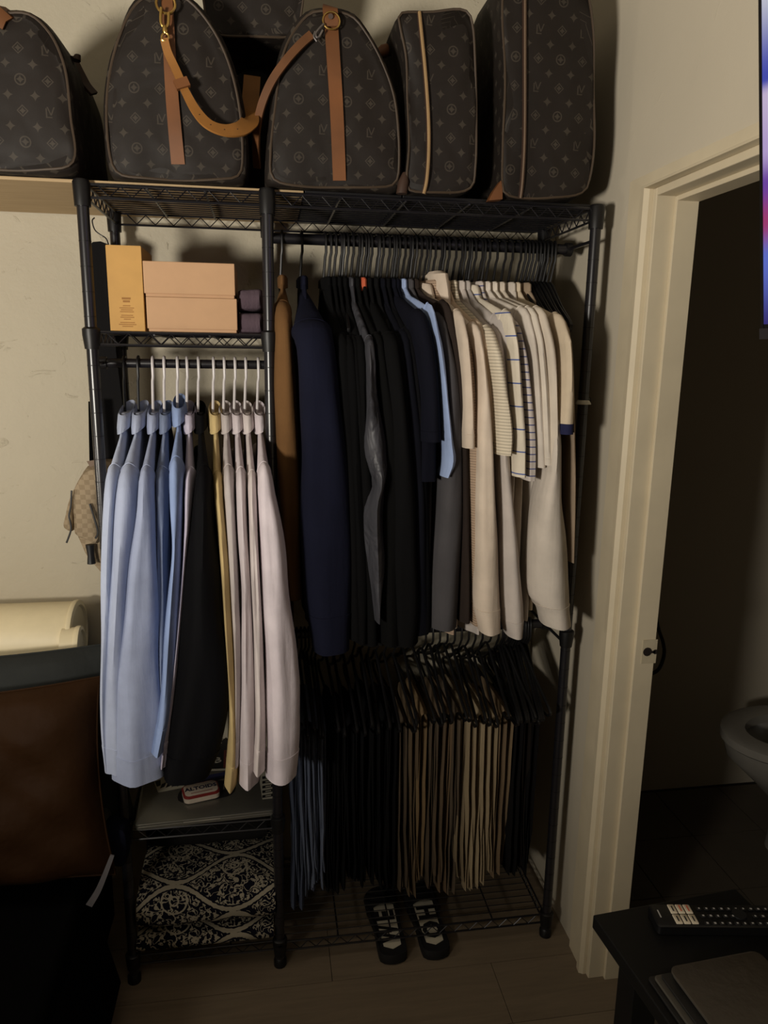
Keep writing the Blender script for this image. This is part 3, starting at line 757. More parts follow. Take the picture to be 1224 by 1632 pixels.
spots = [
 (466, (66, 72, 88), 'dark blue jeans folded nearest the middle post', 'folded_jeans', .165), (480, (90, 97, 114), 'mid blue jeans folded over hanger, third from middle post', 'folded_jeans', .17),
 (492, (106, 113, 130), 'palest faded blue jeans folded over hanger on the lower rod', 'folded_jeans', .20), (505, (98, 105, 122), 'blue jeans folded over hanger, beside the black trousers', 'folded_jeans', .24),
 (473, (84, 91, 106), 'greyish blue jeans folded between the darkest and mid blue jeans', 'folded_jeans', .18), (486, (100, 107, 123), 'worn light blue jeans in the middle of the jeans', 'folded_jeans', .185), (499, (92, 99, 115), 'washed blue jeans folded just left of the last blue pair', 'folded_jeans', .22),
 (522, (12, 12, 14), 'black trousers beside the blue jeans, first of the black ones', 'folded_trousers', .20), (536, (13, 13, 14), 'black trousers, second from the blue jeans', 'folded_trousers', .19),
 (550, (11, 11, 13), 'black trousers, third from the blue jeans', 'folded_trousers', .19), (564, (13, 13, 15), 'black trousers, fourth from the blue jeans', 'folded_trousers', .185),
 (577, (12, 12, 13), 'black trousers, fifth from the blue jeans', 'folded_trousers', .18), (589, (11, 11, 12), 'black trousers, sixth from the blue jeans', 'folded_trousers', .18),
 (602, (12, 12, 13), 'black trousers, seventh from the blue jeans', 'folded_trousers', .18), (615, (13, 12, 13), 'black trousers next to the brown trousers', 'folded_trousers', .18),
 (630, (96, 82, 66), 'dark khaki trousers beside the black trousers', 'folded_trousers', .155), (646, (112, 94, 72), 'olive tan trousers reaching lowest, second of the khakis', 'folded_trousers', .16),
 (660, (140, 116, 84), 'golden tan trousers slumped on hanger, above the right slide', 'folded_trousers', .185), (676, (98, 84, 68), 'dark taupe trousers, fourth of the khakis', 'folded_trousers', .185),
 (688, (112, 94, 74), 'brown khaki trousers, fifth of the khakis', 'folded_trousers', .185), (699, (124, 102, 78), 'warm brown khaki trousers, sixth of the khakis', 'folded_trousers', .175),
 (710, (104, 90, 74), 'greyish brown trousers, seventh of the khakis', 'folded_trousers', .17), (722, (150, 132, 104), 'light khaki trousers, first of the pale ones', 'folded_trousers', .17),
 (733, (176, 156, 124), 'pale khaki trousers, second of the pale ones', 'folded_trousers', .165), (744, (190, 170, 136), 'cream khaki trousers, palest of the row', 'folded_trousers', .165),
 (755, (182, 162, 130), 'cream khaki trousers right of the palest pair', 'folded_trousers', .18), (766, (170, 150, 118), 'pale khaki trousers, fifth of the pale ones', 'folded_trousers', .20),
 (779, (138, 116, 90), 'tan trousers right of the pale khakis', 'folded_trousers', .20), (791, (146, 124, 96), 'tan trousers, last of the tan ones', 'folded_trousers', .20),
 (806, (22, 20, 20), 'black trousers right of the tan trousers', 'folded_trousers', .19), (818, (34, 28, 24), 'blackish brown trousers near the right post', 'folded_trousers', .19), (830, (20, 18, 18), 'black trousers nearest the right post', 'folded_trousers', .20),
]
for i, (hp, col, lb, nm, bot) in enumerate(spots):
    trousers(hp, tuple(c*.86 for c in col), lb, nm, bot, th=.0086 if 'jeans' not in nm else .0105, mat=jean(str(i), col) if nm == 'folded_jeans' else None, seed=i)
for i, hp in enumerate((798, 802, 811, 815, 823, 827, 834, 838, 842)):
    hanger(hxp(hp), RPY, RPZ, -.05-.01*i, M_plastic, 'empty black hanger bunched at the right end of the lower rod', 'empty hangers on the lower rod', w=.20, drop=.11, rod_r=.0125)

# ================================================================ BAGS ON TOP
def outline(px_pts, Y, n=72):
    pts = [PY(x, y, Y) for x, y in px_pts]
    pts = [Vector((p.x, 0, p.z)) for p in pts]
    return resample(smooth_path(pts, 8, True), n)
def fit_floor(pts, z0, soft=.004):
    zmin = min(p.z for p in pts); zmax = max(p.z for p in pts)
    return [Vector((p.x, 0, z0+(p.z-zmin)*(zmax-z0)/(zmax-zmin))) for p in pts]
def bag_body(name, label, pts, Yf, Yb, z0, swell=1.05, group='monogram canvas bags on the rack top', taper=.93, mat=M_mono, bulge=.010, side_name='body', cat='bag', rim=.012):
    pts = fit_floor(pts, z0); n = len(pts)
    cx = sum(p.x for p in pts)/n; cz = z0+.0; czz = sum(p.z for p in pts)/n
    g = thing(name, (cx, (Yf+Yb)/2, z0), label, cat, group)
    wv = .008
    def ring(sx, y, szz=None):
        szz = sx if szz is None else szz
        return [(cx+(p.x-cx)*sx*(1+wv*math.sin(p.z*31+y*23+cx*9)), y+.003*sx*sx*math.sin(p.x*sx*41+p.z*27*sx+cx), max(z0, czz+(p.z-czz)*szz*(1+wv*.6*math.sin(p.x*33+y*19)))) for p in pts]
    # end panel: concentric rings, slightly pillowed
    rr = [ring(s, Yf-bulge*(1-s**3)) for s in (.06, .3, .55, .75, .9, .97, 1.0)]
    mb = MB().rings(rr, cap=False); mb.add(rr[0], [tuple(range(n))])
    mb.build('end_panel', mat, g, uv=lambda v, i, p: (v.x-cx+.025, v.z-z0), sharp=80)
    # body: from panel rim round to the back
    D = Yb-Yf
    rs = [ring(1.0, Yf), ring(1.0+(swell-1)*.5, Yf+rim*.6), ring(1+(swell-1)*.85, Yf+rim*2), ring(swell, Yf+D*.3), ring(swell*1.005, Yf+D*.55), ring((swell+taper)/2, Yf+D*.85), ring(taper, Yb-.008), ring(taper*.85, Yb)]
    S = [0]
    for a, b in zip(pts, pts[1:]+pts[:1]): S.append(S[-1]+(b-a).length)
    mb = MB().rings(rs); mb.build(side_name, mat, g, uv=lambda v, i, p: (v.y, S[i % n]), sharp=80)
    path = ring(1.0, Yf-.001)
    o = MB().tube(path, .0026, 6, closed=True).build('piping', M_piping, g)
    return g, pts, cx, czz
def on_outline(y, px_, Y): return PY(px_, y, Y)
def ribbon(pts, wid, thick, nrm=(0, -1, 0)):
    """flat strap along pts; nrm is the way its face looks"""
    pts = [Vector(p) for p in pts]; k = len(pts); rs = []
    for i, p in enumerate(pts):
        t = (pts[min(k-1, i+1)]-pts[max(0, i-1)]).normalized(); nn = Vector(nrm[i] if isinstance(nrm, list) else nrm)
        s_ = t.cross(nn).normalized(); nn = s_.cross(t).normalized()
        wd = wid[i] if isinstance(wid, list) else wid
        rs.append([p-s_*wd/2-nn*thick/2, p+s_*wd/2-nn*thick/2, p+s_*wd/2+nn*thick/2, p-s_*wd/2+nn*thick/2])
    return MB().rings(rs)
YB0 = 1.672; ZB = 1.9535
# B1 duffel at the far left
b1 = [(-75,262),(-88,150),(-60,70),(-20,30),(20,20),(52,26),(80,55),(98,92),(108,130),(113,190),(116,262),(60,274),(-30,272)]
g1, p1, c1, z1 = bag_body('duffel_bag', 'monogram duffel at the far left with a sloping side and small tab', outline(b1, YB0), YB0, 2.05, ZB, 1.08)
ribbon([PY(-8, 40, YB0-.012), PY(-2, 26, YB0-.012), PY(8, 20, YB0-.006), PY(20, 21, YB0+.02)], .03, .004).build('leather_tab', M_leather, g1)
MB().rings([oval(*PY(117, 93, 1.76), .012, .014, 12), oval(*(PY(121, 100, 1.76)+Vector((0, 0, .004))), .010, .012, 12), oval(*PY(124, 88, 1.76), .006, .008, 12)]).build('side_loop', M_darkbrown, g1)
ribbon(smooth_path([PY(118, 98, 1.80), PY(128, 118, 1.80), PY(138, 136, 1.80), PY(150, 150, 1.80)], 4), .022, .006, (.6, -.6, .5)).build('handle', M_darkbrown, g1)
# B2 duffel with shoulder strap
b2 = [(255,-12),(219,2),(196,40),(176,98),(170,168),(173,228),(188,258),(230,266),(290,268),(350,268),(380,262),(387,231),(381,165),(366,98),(340,45),(300,2)]
g2, p2, c2, z2 = bag_body('duffel_bag', 'monogram duffel with brass clip and honey leather shoulder strap', outline(b2, YB0), YB0, 2.05, ZB, 1.10)
def strapY(x, y, d=.014): return PY(x, y, YB0-d)
sp_ = smooth_path([strapY(265, -20, .004), strapY(267, 20, .012), strapY(270, 80), strapY(274, 150), strapY(279, 210), strapY(284, 262, .006)], 6)
ribbon(sp_, [.0215+.006*i/len(sp_) for i in range(len(sp_))], .004).build('leather_band', M_leather, g2)
ss = smooth_path([strapY(262, 62, .03), strapY(268, 85, .032), strapY(281, 113, .034), strapY(295, 145, .04), strapY(312, 176, .045), strapY(332, 198, .05), strapY(358, 208, .05), strapY(382, 206, .04), strapY(395, 197, .02), strapY(399, 190, .0), PY(397, 180, YB0+.05), PY(400, 150, YB0+.10), PY(402, 122, YB0+.13)], 6)
nr = []
for i in range(len(ss)):
    t = i/(len(ss)-1); nr.append((-.2+.2*t, -1, .9*math.sin(min(1, t*1.6)*3.1)))
wd = [.016+.020*min(1, max(0, (i/len(ss)-.25)*2.2)) for i in range(len(ss))]
st = ribbon(ss, wd, .0045, nr).build('shoulder_strap', M_honey, g2)
kp = ss[16]; kt = (ss[18]-ss[14]).normalized()
ribbon([kp-kt*.009+Vector((0, -.003, 0)), kp+kt*.009+Vector((0, -.003, 0))], .028, .009, nr[16]).build('strap_keeper', M_leather, st)
for i in range(26, 44, 5):
    q = ss[i]; n_ = Vector(nr[i]).normalized(); MB().tube([q, q+n_*.0030], .0012, 6).build('strap_hole', M_darkbrown, st)
mb = MB(); q0 = strapY(264, 8, .028)
ring_ = [strapY(264, 6, .024)+Vector((.018*math.cos(a), 0, .017*math.sin(a))) for a in [2*math.pi*i/18 for i in range(18)]]
MB().tube(ring_, .0026, 7, closed=True).build('brass_ring', M_brass, g2)
cl = smooth_path([strapY(257, 12, .03), strapY(256, 26, .03), strapY(257, 38, .03), strapY(263, 44, .03), strapY(268, 38, .03), strapY(269, 20, .03)], 4)
MB().tube(cl, .0030, 8).build('snap_hook', M_brass, g2)
MB().tube([strapY(262, 42, .03), strapY(263, 50, .031), strapY(264, 54, .031)], [.0045, .006, .004], 10).build('swivel', M_brass, g2)
mb = MB().tube(smooth_path([strapY(264, 52, .031), strapY(269, 58, .031), strapY(266, 64, .031), strapY(259, 64, .031), strapY(258, 57, .031)], 4, True), .0023, 7, closed=True).build('strap_loop', M_brass, g2)
# B4 duffel in the middle
b4 = [(521,18),(490,24),(462,62),(446,112),(437,175),(432,240),(436,280),(480,292),(540,294),(600,293),(629,287),(635,255),(631,165),(608,98),(578,45),(556,24)]
g4, p4, c4, z4 = bag_body('duffel_bag', 'monogram duffel in the middle with one long tan leather band', outline(b4, YB0), YB0, 2.05, ZB, 1.10)
sp_ = smooth_path([strapY(527, 14, -.004), strapY(528, 40, .008), strapY(531, 90), strapY(535, 150), strapY(538, 210), strapY(541, 288, .006)], 6)
ribbon(sp_, .0275, .004).build('leather_band', M_leather, g4)
ribbon(smooth_path([strapY(526, 12, -.02), strapY(526, 13, .008), strapY(527, 26, .018), strapY(528, 42, .016)], 4), .030, .005).build('leather_tab', M_leather, g4)
ring_ = [strapY(528, 33, .022)+Vector((.017*math.cos(a), 0, .016*math.sin(a))) for a in [2*math.pi*i/18 for i in range(18)]]
MB().tube(ring_, .0018, 7, closed=True).build('brass_ring', M_brass, g4)
MB().tube([strapY(527, 26, .020), strapY(527, 26, .026)], .005, 10).build('rivet', M_darkbrown, g4)
MB().tube(smooth_path([strapY(516, 38, .026), strapY(508, 46, .027), strapY(503, 54, .027), strapY(507, 60, .027), strapY(514, 48, .027)], 4), .0022, 7).build('snap_hook', M_steel, g4)
MB().tube(smooth_path([strapY(502, 50, .026), strapY(500, 58, .026), strapY(505, 66, .026)], 4), .0018, 7).build('hook_latch', M_steel, g4)
ss = smooth_path([strapY(497, 55, .022), strapY(478, 72, .022), strapY(455, 98, .020), strapY(433, 130, .012), strapY(418, 165, -.0), strapY(410, 200, -.02), PY(408, 235, YB0+.05), PY(410, 268, YB0+.07)], 6)
ribbon(ss, .017, .005, [(-.6*(i/len(ss)), -1, .2) for i in range(len(ss))]).build('shoulder_strap', plain('aged_leather', (98, 62, 34), .55, 0, .3, .15, 12), g4)
# B5 soft suitcase standing on end
b5 = [(640,22),(690,18),(738,18),(752,40),(757,100),(759,200),(757,270),(748,306),(700,313),(655,311),(648,290),(651,237),(650,160),(647,95),(636,40)]
g5, p5, c5, z5 = bag_body('soft_suitcase', 'monogram soft suitcase standing on end with a pale zip line', outline(b5, YB0), YB0, 2.04, ZB, 1.03, bulge=.006)
zp = smooth_path([strapY(668, 20, .002), strapY(671, 50, .008), strapY(677, 110, .010), strapY(682, 180, .010), strapY(683, 237, .010), strapY(680, 285, .009), strapY(675, 309, .004)], 5)
zo = ribbon(zp, .010, .004).build('zip_band', M_darkbrown, g5)
MB().tube([p+Vector((0, -.003, 0)) for p in zp], .0036, 7).build('zip', plain('zip_pale', (150, 122, 84), .45), zo)
MB().tube([PY(603+8*i, 86-4*i, 1.80) for i in range(3)], [.010, .014, .012], 10).build('handle', M_leather, g5)
MB().rings([oval(*PY(640, 309, YB0), .012, .012, 12), oval(*PY(643, 290, YB0), .012, .012, 12), oval(*PY(646, 275, YB0+.005), .006, .006, 12)]).build('corner_patch', M_darkbrown, g5)
# B6 tall suitcase at the right wall
b6 = [(806,-40),(870,-48),(925,-36),(938,0),(946,80),(946,200),(941,285),(925,314),(870,320),(812,318),(800,300),(802,237),(804,100)]
g6, p6, c6, z6 = bag_body('soft_suitcase', 'tallest monogram suitcase, standing on end next to the right wall', outline(b6, YB0), YB0, 2.04, ZB, 1.02, bulge=.006)
zp = smooth_path([strapY(836, -44, .002), strapY(836, 0, .008), strapY(836, 100, .010), strapY(836, 180, .010), strapY(835, 237, .010), strapY(832, 290, .008), strapY(829, 316, .003)], 5)
zo = ribbon(zp, .009, .004).build('zip_band', M_darkbrown, g6)
MB().tube([p+Vector((0, -.003, 0)) for p in zp], .0024, 7).build('zip', M_pipedark, zo)
mb = MB(); q = PY(789, 300, YB0+.006)
cpts = [PY(x, y, YB0+.0) for x, y in ((798, 288), (800, 302), (800, 318), (778, 320), (786, 305))]
MB().add([p+Vector((0, -.004, 0)) for p in cpts]+[p+Vector((0, .02, 0)) for p in cpts], [(4,3,2,1,0), (5,6,7,8,9)]+[(i, (i+1) % 5, (i+1) % 5+5, i+5) for i in range(5)]).build('corner_patch', M_leather, g6)
# B3 small case lying across the tops of the two duffels
b3 = [(325,-60),(326,10),(331,38),(346,54),(400,59),(455,59),(472,50),(479,30),(479,-60),(400,-66)]
o3 = outline(b3, 1.80)
g3, p3, c3, z3 = bag_body('monogram_case', 'small monogram case laid across the tops of two duffels', o3, 1.80, 2.06, min(p.z for p in o3), 1.015, bulge=.004)
ribbon(smooth_path([PY(400, 58, 1.795), PY(400, 60, 1.795)], 2), .008, .003).build('seam_tab', M_darkbrown, g3)
# dark soft shape standing for the shadow in the gap below the small case
mb = MB(); zt0 = ZB
rs = []
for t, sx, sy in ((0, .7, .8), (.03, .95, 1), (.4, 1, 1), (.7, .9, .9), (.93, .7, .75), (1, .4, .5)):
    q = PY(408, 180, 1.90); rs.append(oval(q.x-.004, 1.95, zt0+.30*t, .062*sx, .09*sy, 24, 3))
tag(MB().rings(rs).build('shadow_filler', plain('shadow_filler', (20, 17, 15), .8)), 'dark filler for the shadow between two duffels under the small case', 'filler', None)

# ================================================================ MIDDLE SHELF: boxes and towels
SZ = 1.6495
def carton(pxs, Yf, dep, z0, label, mat, name='cardboard_box', lid=None):
    a = PY(pxs[0], pxs[2], Yf); b = PY(pxs[1], pxs[3], Yf); h = a.z-b.z
    g = thing(name, ((a.x+b.x)/2, Yf+dep/2, z0), label, 'box')
    return g, a.x, b.x, h
M_ochre = plain('ochre_card', (190, 146, 80), .6, 0, .3, .03)
M_salmon = plain('salmon_card', (186, 148, 112), .6, 0, .3, .02)
M_print = plain('box_print', (150, 104, 48), .7)
g, xa, xb, h = carton((168, 232, 396, 533), 1.70, .15, SZ, 'tall ochre carton with small faint print on the middle shelf', M_ochre)
MB().box((xa, 1.70, SZ), (xb, 1.85, SZ+h)).build('body', M_ochre, g, False, .001)
MB().box((xa+.001, 1.7002, SZ+h-.0005), (xb-.001, 1.8495, SZ+h+.0012)).build('top_flap', M_ochre, g, False)
xm = (xa+xb)/2
for k, (dz, ww) in enumerate(((.066, .018), (.060, .014), (.052, .015), (.0475, .03), (.0435, .024), (.0395, .028), (.032, .024), (.028, .028), (.024, .014), (.017, .03), (.013, .036), (.009, .022))):
    MB().box((xm-ww/2, 1.6994, SZ+dz), (xm+ww/2, 1.6999, SZ+dz+(.0042 if k < 2 else .0018))).build('print_line', M_print, g, False)
bx0, bx1 = xb+.004, PY(377, 470, 1.70).x
zmid = (SZ+PY(300, 474, 1.70).z)/1-0
hb = PY(300, 474, 1.70).z-SZ
for k, lb in enumerate(('pale salmon shoe box, lower of the two stacked', 'pale salmon shoe box, upper of the two stacked')):
    z0 = SZ+k*hb; g = thing('shoe_box', ((bx0+bx1)/2, 1.78, z0), lb, 'box', 'salmon boxes on the middle shelf')
    sh_ = -.003*k
    MB().box((bx0+sh_+.003, 1.704, z0), (bx1+sh_-.002, 1.856, z0+hb-.006)).build('body', M_salmon, g, False, .001)
    top = z0+hb-.0005
    MB().box((bx0+sh_+.0005, 1.7, z0+.0065), (bx1+sh_, 1.86, top)).build('lid', M_salmon, g, False, .0012)
def towel(name, label, x0, x1, y0, y1, z0, h, mat, layers=2, cat='towel', uvs=False):
    g = thing(name, ((x0+x1)/2, (y0+y1)/2, z0), label, cat)
    for i in range(layers):
        za = z0+h*i/layers; zb_ = z0+h*(i+1)/layers-.001; hm = (za+zb_)/2; hh = (zb_-za)/2
        rs = []
        N = 16
        for k in range(9):
            x = x0+(x1-x0)*k/8
            e = .9 if k in (0, 8) else 1
            rg = []
            for j in range(N):
                c, s_ = sup(2*math.pi*j/N, 6)
                rg.append((x, (y0+y1)/2+(y1-y0)/2*c*e, hm+hh*s_*e+.002*math.sin(x*40+i)))
            rs.append(rg)
        MB().rings(rs).build('fold', mat, g, sharp=60, uv=(lambda v, i_, p: (v.x, v.z*1.0-(v.y if v.z > z0+h*.9 else y0)+.1)) if uvs else None)
    return g
M_plum = fabric('plum_towel', (88, 74, 82), .98, 300, .9)
towel('plum_towel', 'dusky plum towel folded at the right of the salmon boxes', bx1+.002, xM-.014, 1.715, 1.98, SZ, .100, M_plum, 2)
towel('plum_towel', 'dusky plum towel peeking out behind the ochre carton', -.352, -.245, 1.858, 1.995, SZ, .075, M_plum, 2)

# ================================================================ LOWER LEFT SHELF: laptop with stickers, mint tin
LZ = .444
a = PZ(213, 1316, LZ+.016); b = PZ(440, 1291, LZ+.016)
ang = math.atan2(b.y-a.y, b.x-a.x)
WL = (b-a).length; DL = .245
LM = Matrix.Translation((a.x, a.y, LZ)) @ Matrix.Rotation(ang, 4, 'Z')
lap = thing('laptop', (a.x+WL/2, a.y+DL/2, LZ), 'closed silver laptop covered in stickers on the lower shelf', 'laptop')
def rrect(x0, y0, x1, y1, r, z, n=5):
    out = []
    for cx_, cy_, s0 in ((x1-r, y1-r, 0), (x0+r, y1-r, 90), (x0+r, y0+r, 180), (x1-r, y0+r, 270)):
        for k in range(n+1):
            t = R(s0+90*k/n); out.append((cx_+r*math.cos(t), cy_+r*math.sin(t), z))
    return out
def slab(x0, y0, x1, y1, r, z0, z1, bev=.0015):
    return MB().rings([rrect(x0+bev, y0+bev, x1-bev, y1-bev, r, z0), rrect(x0, y0, x1, y1, r, z0+bev), rrect(x0, y0, x1, y1, r, z1-bev), rrect(x0+bev, y0+bev, x1-bev, y1-bev, r, z1)])
M_alu = plain('aluminium', (128, 126, 118), .42, .7, .5, .03)
slab(0, 0, WL, DL, .012, 0, .0095).build('base', M_alu, lap, xf=LM)
lid = slab(0, 0, WL, DL, .012, .0105, .016).build('lid', M_alu, lap, xf=LM)
MB().box((WL*.34, -.0004, .0085), (WL*.60, .002, .0106)).build('thumb_notch', plain('notch', (190, 186, 175), .4, .5), lap, False, xf=LM)
def LP(x, y):                      # pixel on the lid plane -> laptop coords
    p = PZ(x, y, LZ+.0162); return LM.inverted() @ p
stick_w = plain('sticker_white', (178, 172, 155), .6); stick_k = plain('sticker_black', (22, 20, 22), .6); stick_n = plain('sticker_navy', (34, 38, 74), .6)
stick_r = plain('sticker_red', (96, 40, 34), .6); stick_g = plain('sticker_olive', (130, 126, 88), .6)
def sticker(name, pts, mat, z=.0163, label=None):
    q = [LP(x, y) for x, y in pts]; n = len(q)
    mb = MB().add([(p.x, p.y, z) for p in q]+[(p.x, p.y, z+.0003) for p in q], [tuple(range(n-1, -1, -1)), tuple(range(n, 2*n))]+[(i, (i+1) % n, (i+1) % n+n, i+n) for i in range(n)])
    o = mb.build(name, mat, lid, False, xf=LM)
    if label: o['label'] = label
    return o
sticker('sticker', [(244, 1242), (262, 1238), (298, 1246), (292, 1255), (268, 1260), (252, 1263)], stick_w, label='black and white arrow sticker')
sticker('sticker_mark', [(247, 1246), (256, 1243), (256, 1252), (250, 1254)], stick_k, .0166)
for k in range(4):
    x = 258+k*9; sticker('sticker_mark', [(x, 1250-k), (x+7, 1247-k), (x+4, 1254-k), (x-3, 1257-k)], stick_k, .0166)
sticker('sticker', [(300, 1250), (320, 1238), (358, 1230), (362, 1238), (330, 1247), (305, 1254)], stick_n, label='navy blue sticker')
sticker('sticker', [(276, 1247), (300, 1238), (318, 1234), (306, 1244), (285, 1252)], stick_g)
ov = [LP(x, y) for x, y in ((284, 1276), (286, 1262), (300, 1252), (340, 1244), (370, 1246), (376, 1256), (366, 1268), (330, 1276), (300, 1280))]
ovp = resample(smooth_path([Vector((p.x, p.y, 0)) for p in ov], 4, True), 28)
mb = MB(); n = 28
mb.add([(p.x, p.y, .0163) for p in ovp]+[(p.x, p.y, .0166) for p in ovp], [tuple(range(n-1, -1, -1)), tuple(range(n, 2*n))]+[(i, (i+1) % n, (i+1) % n+n, i+n) for i in range(n)])
mb.build('sticker', stick_k, lid, False, xf=LM)['label'] = 'black oval sticker'
for k in range(3):
    x = 356+k*5; sticker('sticker_mark', [(x, 1250), (x+2.5, 1249), (x+2, 1258), (x-.5, 1259)], stick_w, .0168)
sticker('sticker', [(335, 1226), (333, 1200), (342, 1180), (372, 1178), (372, 1222)], stick_k, label='black sticker with pale letters')
sticker('sticker_mark', [(356, 1224), (357, 1196), (370, 1194), (370, 1222)], stick_r, .0166)
sticker('sticker_mark', [(335, 1229), (335, 1226), (362, 1225), (362, 1228)], stick_w, .0166)
def ltext(s, x, y, size, mat, rot, z=.0170, sx=1):
    p = LP(x, y); return text(s, size, LM @ Matrix.Translation((p.x, p.y, z)) @ Matrix.Rotation(R(rot), 4, 'Z'), mat, 'lettering', lid, sx=sx)
ltext('B', 347, 1212, .040, stick_w, 4); ltext('Y', 352, 1182, .040, stick_w, 4)
sticker('sticker', [(414, 1246), (416, 1230), (437, 1226), (437, 1272), (418, 1274)], stick_w, label='white outlined sticker with upright black letters')
for k in range(5):
    y = 1236+k*7.5; sticker('sticker_mark', [(418, y+2), (435, y-1), (435, y+3.2), (418, y+6)], stick_k, .0166)
    sticker('sticker_mark', [(423, y+2.6), (432, y+1), (432, y+2.4), (423, y+4)], stick_w, .0168)
# mint tin
ta = PZ(297, 1284, LZ+.0166); tb = PZ(352, 1272, LZ+.0166); tang = math.atan2(tb.y-ta.y, tb.x-ta.x); TW = .093; TD = .060
TMx = Matrix.Translation((ta.x-.004, ta.y, LZ+.0172)) @ Matrix.Rotation(tang, 4, 'Z')
tin = thing('mint_tin', ta, 'red and white mint tin lying on the laptop lid', 'tin')
M_tinw = plain('tin_white', (190, 176, 160), .4, 0, .5); M_tinr = plain('tin_red', (120, 36, 34), .4, 0, .5)
slab(0, 0, TW, TD, .014, 0, .013, .002).build('base', M_tinw, tin, xf=TMx)
slab(-.0006, -.0006, TW+.0006, TD+.0006, .014, .0125, .0205, .0025).build('lid', M_tinr, tin, xf=TMx)
slab(.004, .004, TW-.004, TD-.004, .012, .0200, .0212, .0004).build('lid_panel', M_tinw, tin, xf=TMx)
M_ink = plain('ink_blue', (22, 26, 52), .6)
text('ALTOIDS', .0205, TMx @ Matrix.Translation((TW/2, TD*.55, .0215)), M_ink, 'lettering', tin, bold=.0004, sx=1.0)
MB().box((TW*.2, TD*.22, .0212), (TW*.8, TD*.25, .0216)).build('print_line', M_tinr, tin, False, xf=TMx)

# ---------------------------------------------------------------- dark folded things behind, under the laptop
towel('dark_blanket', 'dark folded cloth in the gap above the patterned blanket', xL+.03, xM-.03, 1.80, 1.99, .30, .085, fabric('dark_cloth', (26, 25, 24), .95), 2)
# patterned blanket on the bottom-left shelf, thick soft folds
def blanket():
    x0, x1, y0, y1, z0 = xL+.012, xM-.016, 1.672, 1.97, .080
    g = thing('patterned_blanket', ((x0+x1)/2, 1.8, z0), 'folded navy and cream damask blanket on the bottom shelf', 'blanket')
    prof = [(.0, .058, .0), (.058, .300, .006)]
    zz = [(z0, z0+.055), (z0+.053, z0+.182)]
    for i, (za, zb_) in enumerate(zz):
        hm = (za+zb_)/2; hh = (zb_-za)/2; rs = []; N = 30
        for k in range(13):
            t = k/12; x = x0+(x1-x0)*t+(.006 if i else 0); e = 1-.10*(abs(2*t-1)**6)
            rg = []
            for j in range(N):
                c, s_ = sup(2*math.pi*j/N, 2.9)
                yy = (y0+y1)/2+(y1-y0)/2*c*(1 if i else .985); z = hm+hh*s_*e+(.004*math.sin(t*9+i) if s_ > 0 else 0)
                rg.append((x, yy, max(z0, z)))
            rs.append(rg)
        L = [0]
        for j in range(N-1): L.append(L[-1]+(Vector(rs[5][j+1])-Vector(rs[5][j])).length)
        MB().rings(rs).build('fold', M_damask, g, sharp=60, uv=lambda v, i_, p, L=L, i=i: (v.x+.11, -L[i_ % 30]+.07*i))
blanket()

# ================================================================ SLIDES ON THE FLOOR
M_rub = plain('slide_rubber', (18, 17, 18), .7); M_foot = plain('slide_footbed', (190, 182, 162), .8)
def slide(pts_px, word, label):
    toe = PZ(*pts_px[0], .03); heel = PZ(*pts_px[1], .03)
    d = (heel-toe); Ls = .262; ang_ = math.atan2(d.y, d.x)
    mt = Matrix.Translation((heel.x, heel.y, 0)) @ Matrix.Rotation(ang_+math.pi, 4, 'Z')   # local +x from heel to toe
    g = thing('slide_sandal', (heel.x, heel.y, 0), label, 'sandal', 'pair of slides under the rack')
    o = []
    for t, wv in ((0, .0), (.02, .026), (.06, .038), (.2, .040), (.45, .039), (.7, .047), (.88, .044), (.96, .030), (1, 0)): o.append((t*Ls, wv))
    loop = [Vector((x, wv, 0)) for x, wv in o]+[Vector((x, -wv*.95, 0)) for x, wv in o[-2:0:-1]]
    lp = resample(smooth_path(loop, 4, True), 44)
    cx_ = Ls/2
    def rg(s_, z): return [(cx_+(p.x-cx_)*s_, p.y*s_, z) for p in lp]
    MB().rings([rg(.97, 0), rg(1, .004), rg(1, .024), rg(.985, .030), rg(.93, .030), rg(.92, .027)]).build('sole', M_rub, g, xf=mt)
    # pale printed footbed with a pointed heel end
    fb_ = [(.028*1, 0), (.040, .024), (.10, .027), (.20, .030), (.20, -.030), (.10, -.027), (.040, -.024)]
    n = len(fb_)
    mb = MB().add([(x, y, .0272) for x, y in fb_]+[(x, y, .0284) for x, y in fb_], [tuple(range(n)), tuple(range(2*n-1, n-1, -1))]+[(i, i+n, (i+1) % n+n, (i+1) % n) for i in range(n)])
    mb.build('footbed', M_foot, g, False, xf=mt)
    for i, ch in enumerate(word if word == 'WE' else word[::-1]):
        text(ch, .072, mt @ Matrix.Translation((.082+.066*i, 0, .0286)) @ Matrix.Rotation(0 if word == 'WE' else math.pi, 4, 'Z'), M_rub, 'letter', g, bold=.0030, sx=.80 if ch == 'W' else 1.05)
    # strap
    P = [Vector((.205, .050*math.cos(a), .012+.040*math.sin(a))) for a in [math.pi*i/12 for i in range(13)]]
    rs = [[p+Vector((-.035, 0, 0)), p+Vector((.035, 0, -.004)), p+Vector((.035, 0, -.001))*1.0+Vector((0, 0, .003)), p+Vector((-.035, 0, .004))] for p in P]
    MB().rings(rs).build('strap', M_rub, g, xf=mt)
slide(((604, 1415), (630, 1524)), 'WE', 'left slide sandal reading WE on the floor under the rack')
slide(((664, 1408), (699, 1517)), 'HO', 'right slide sandal reading HO on the floor under the rack')

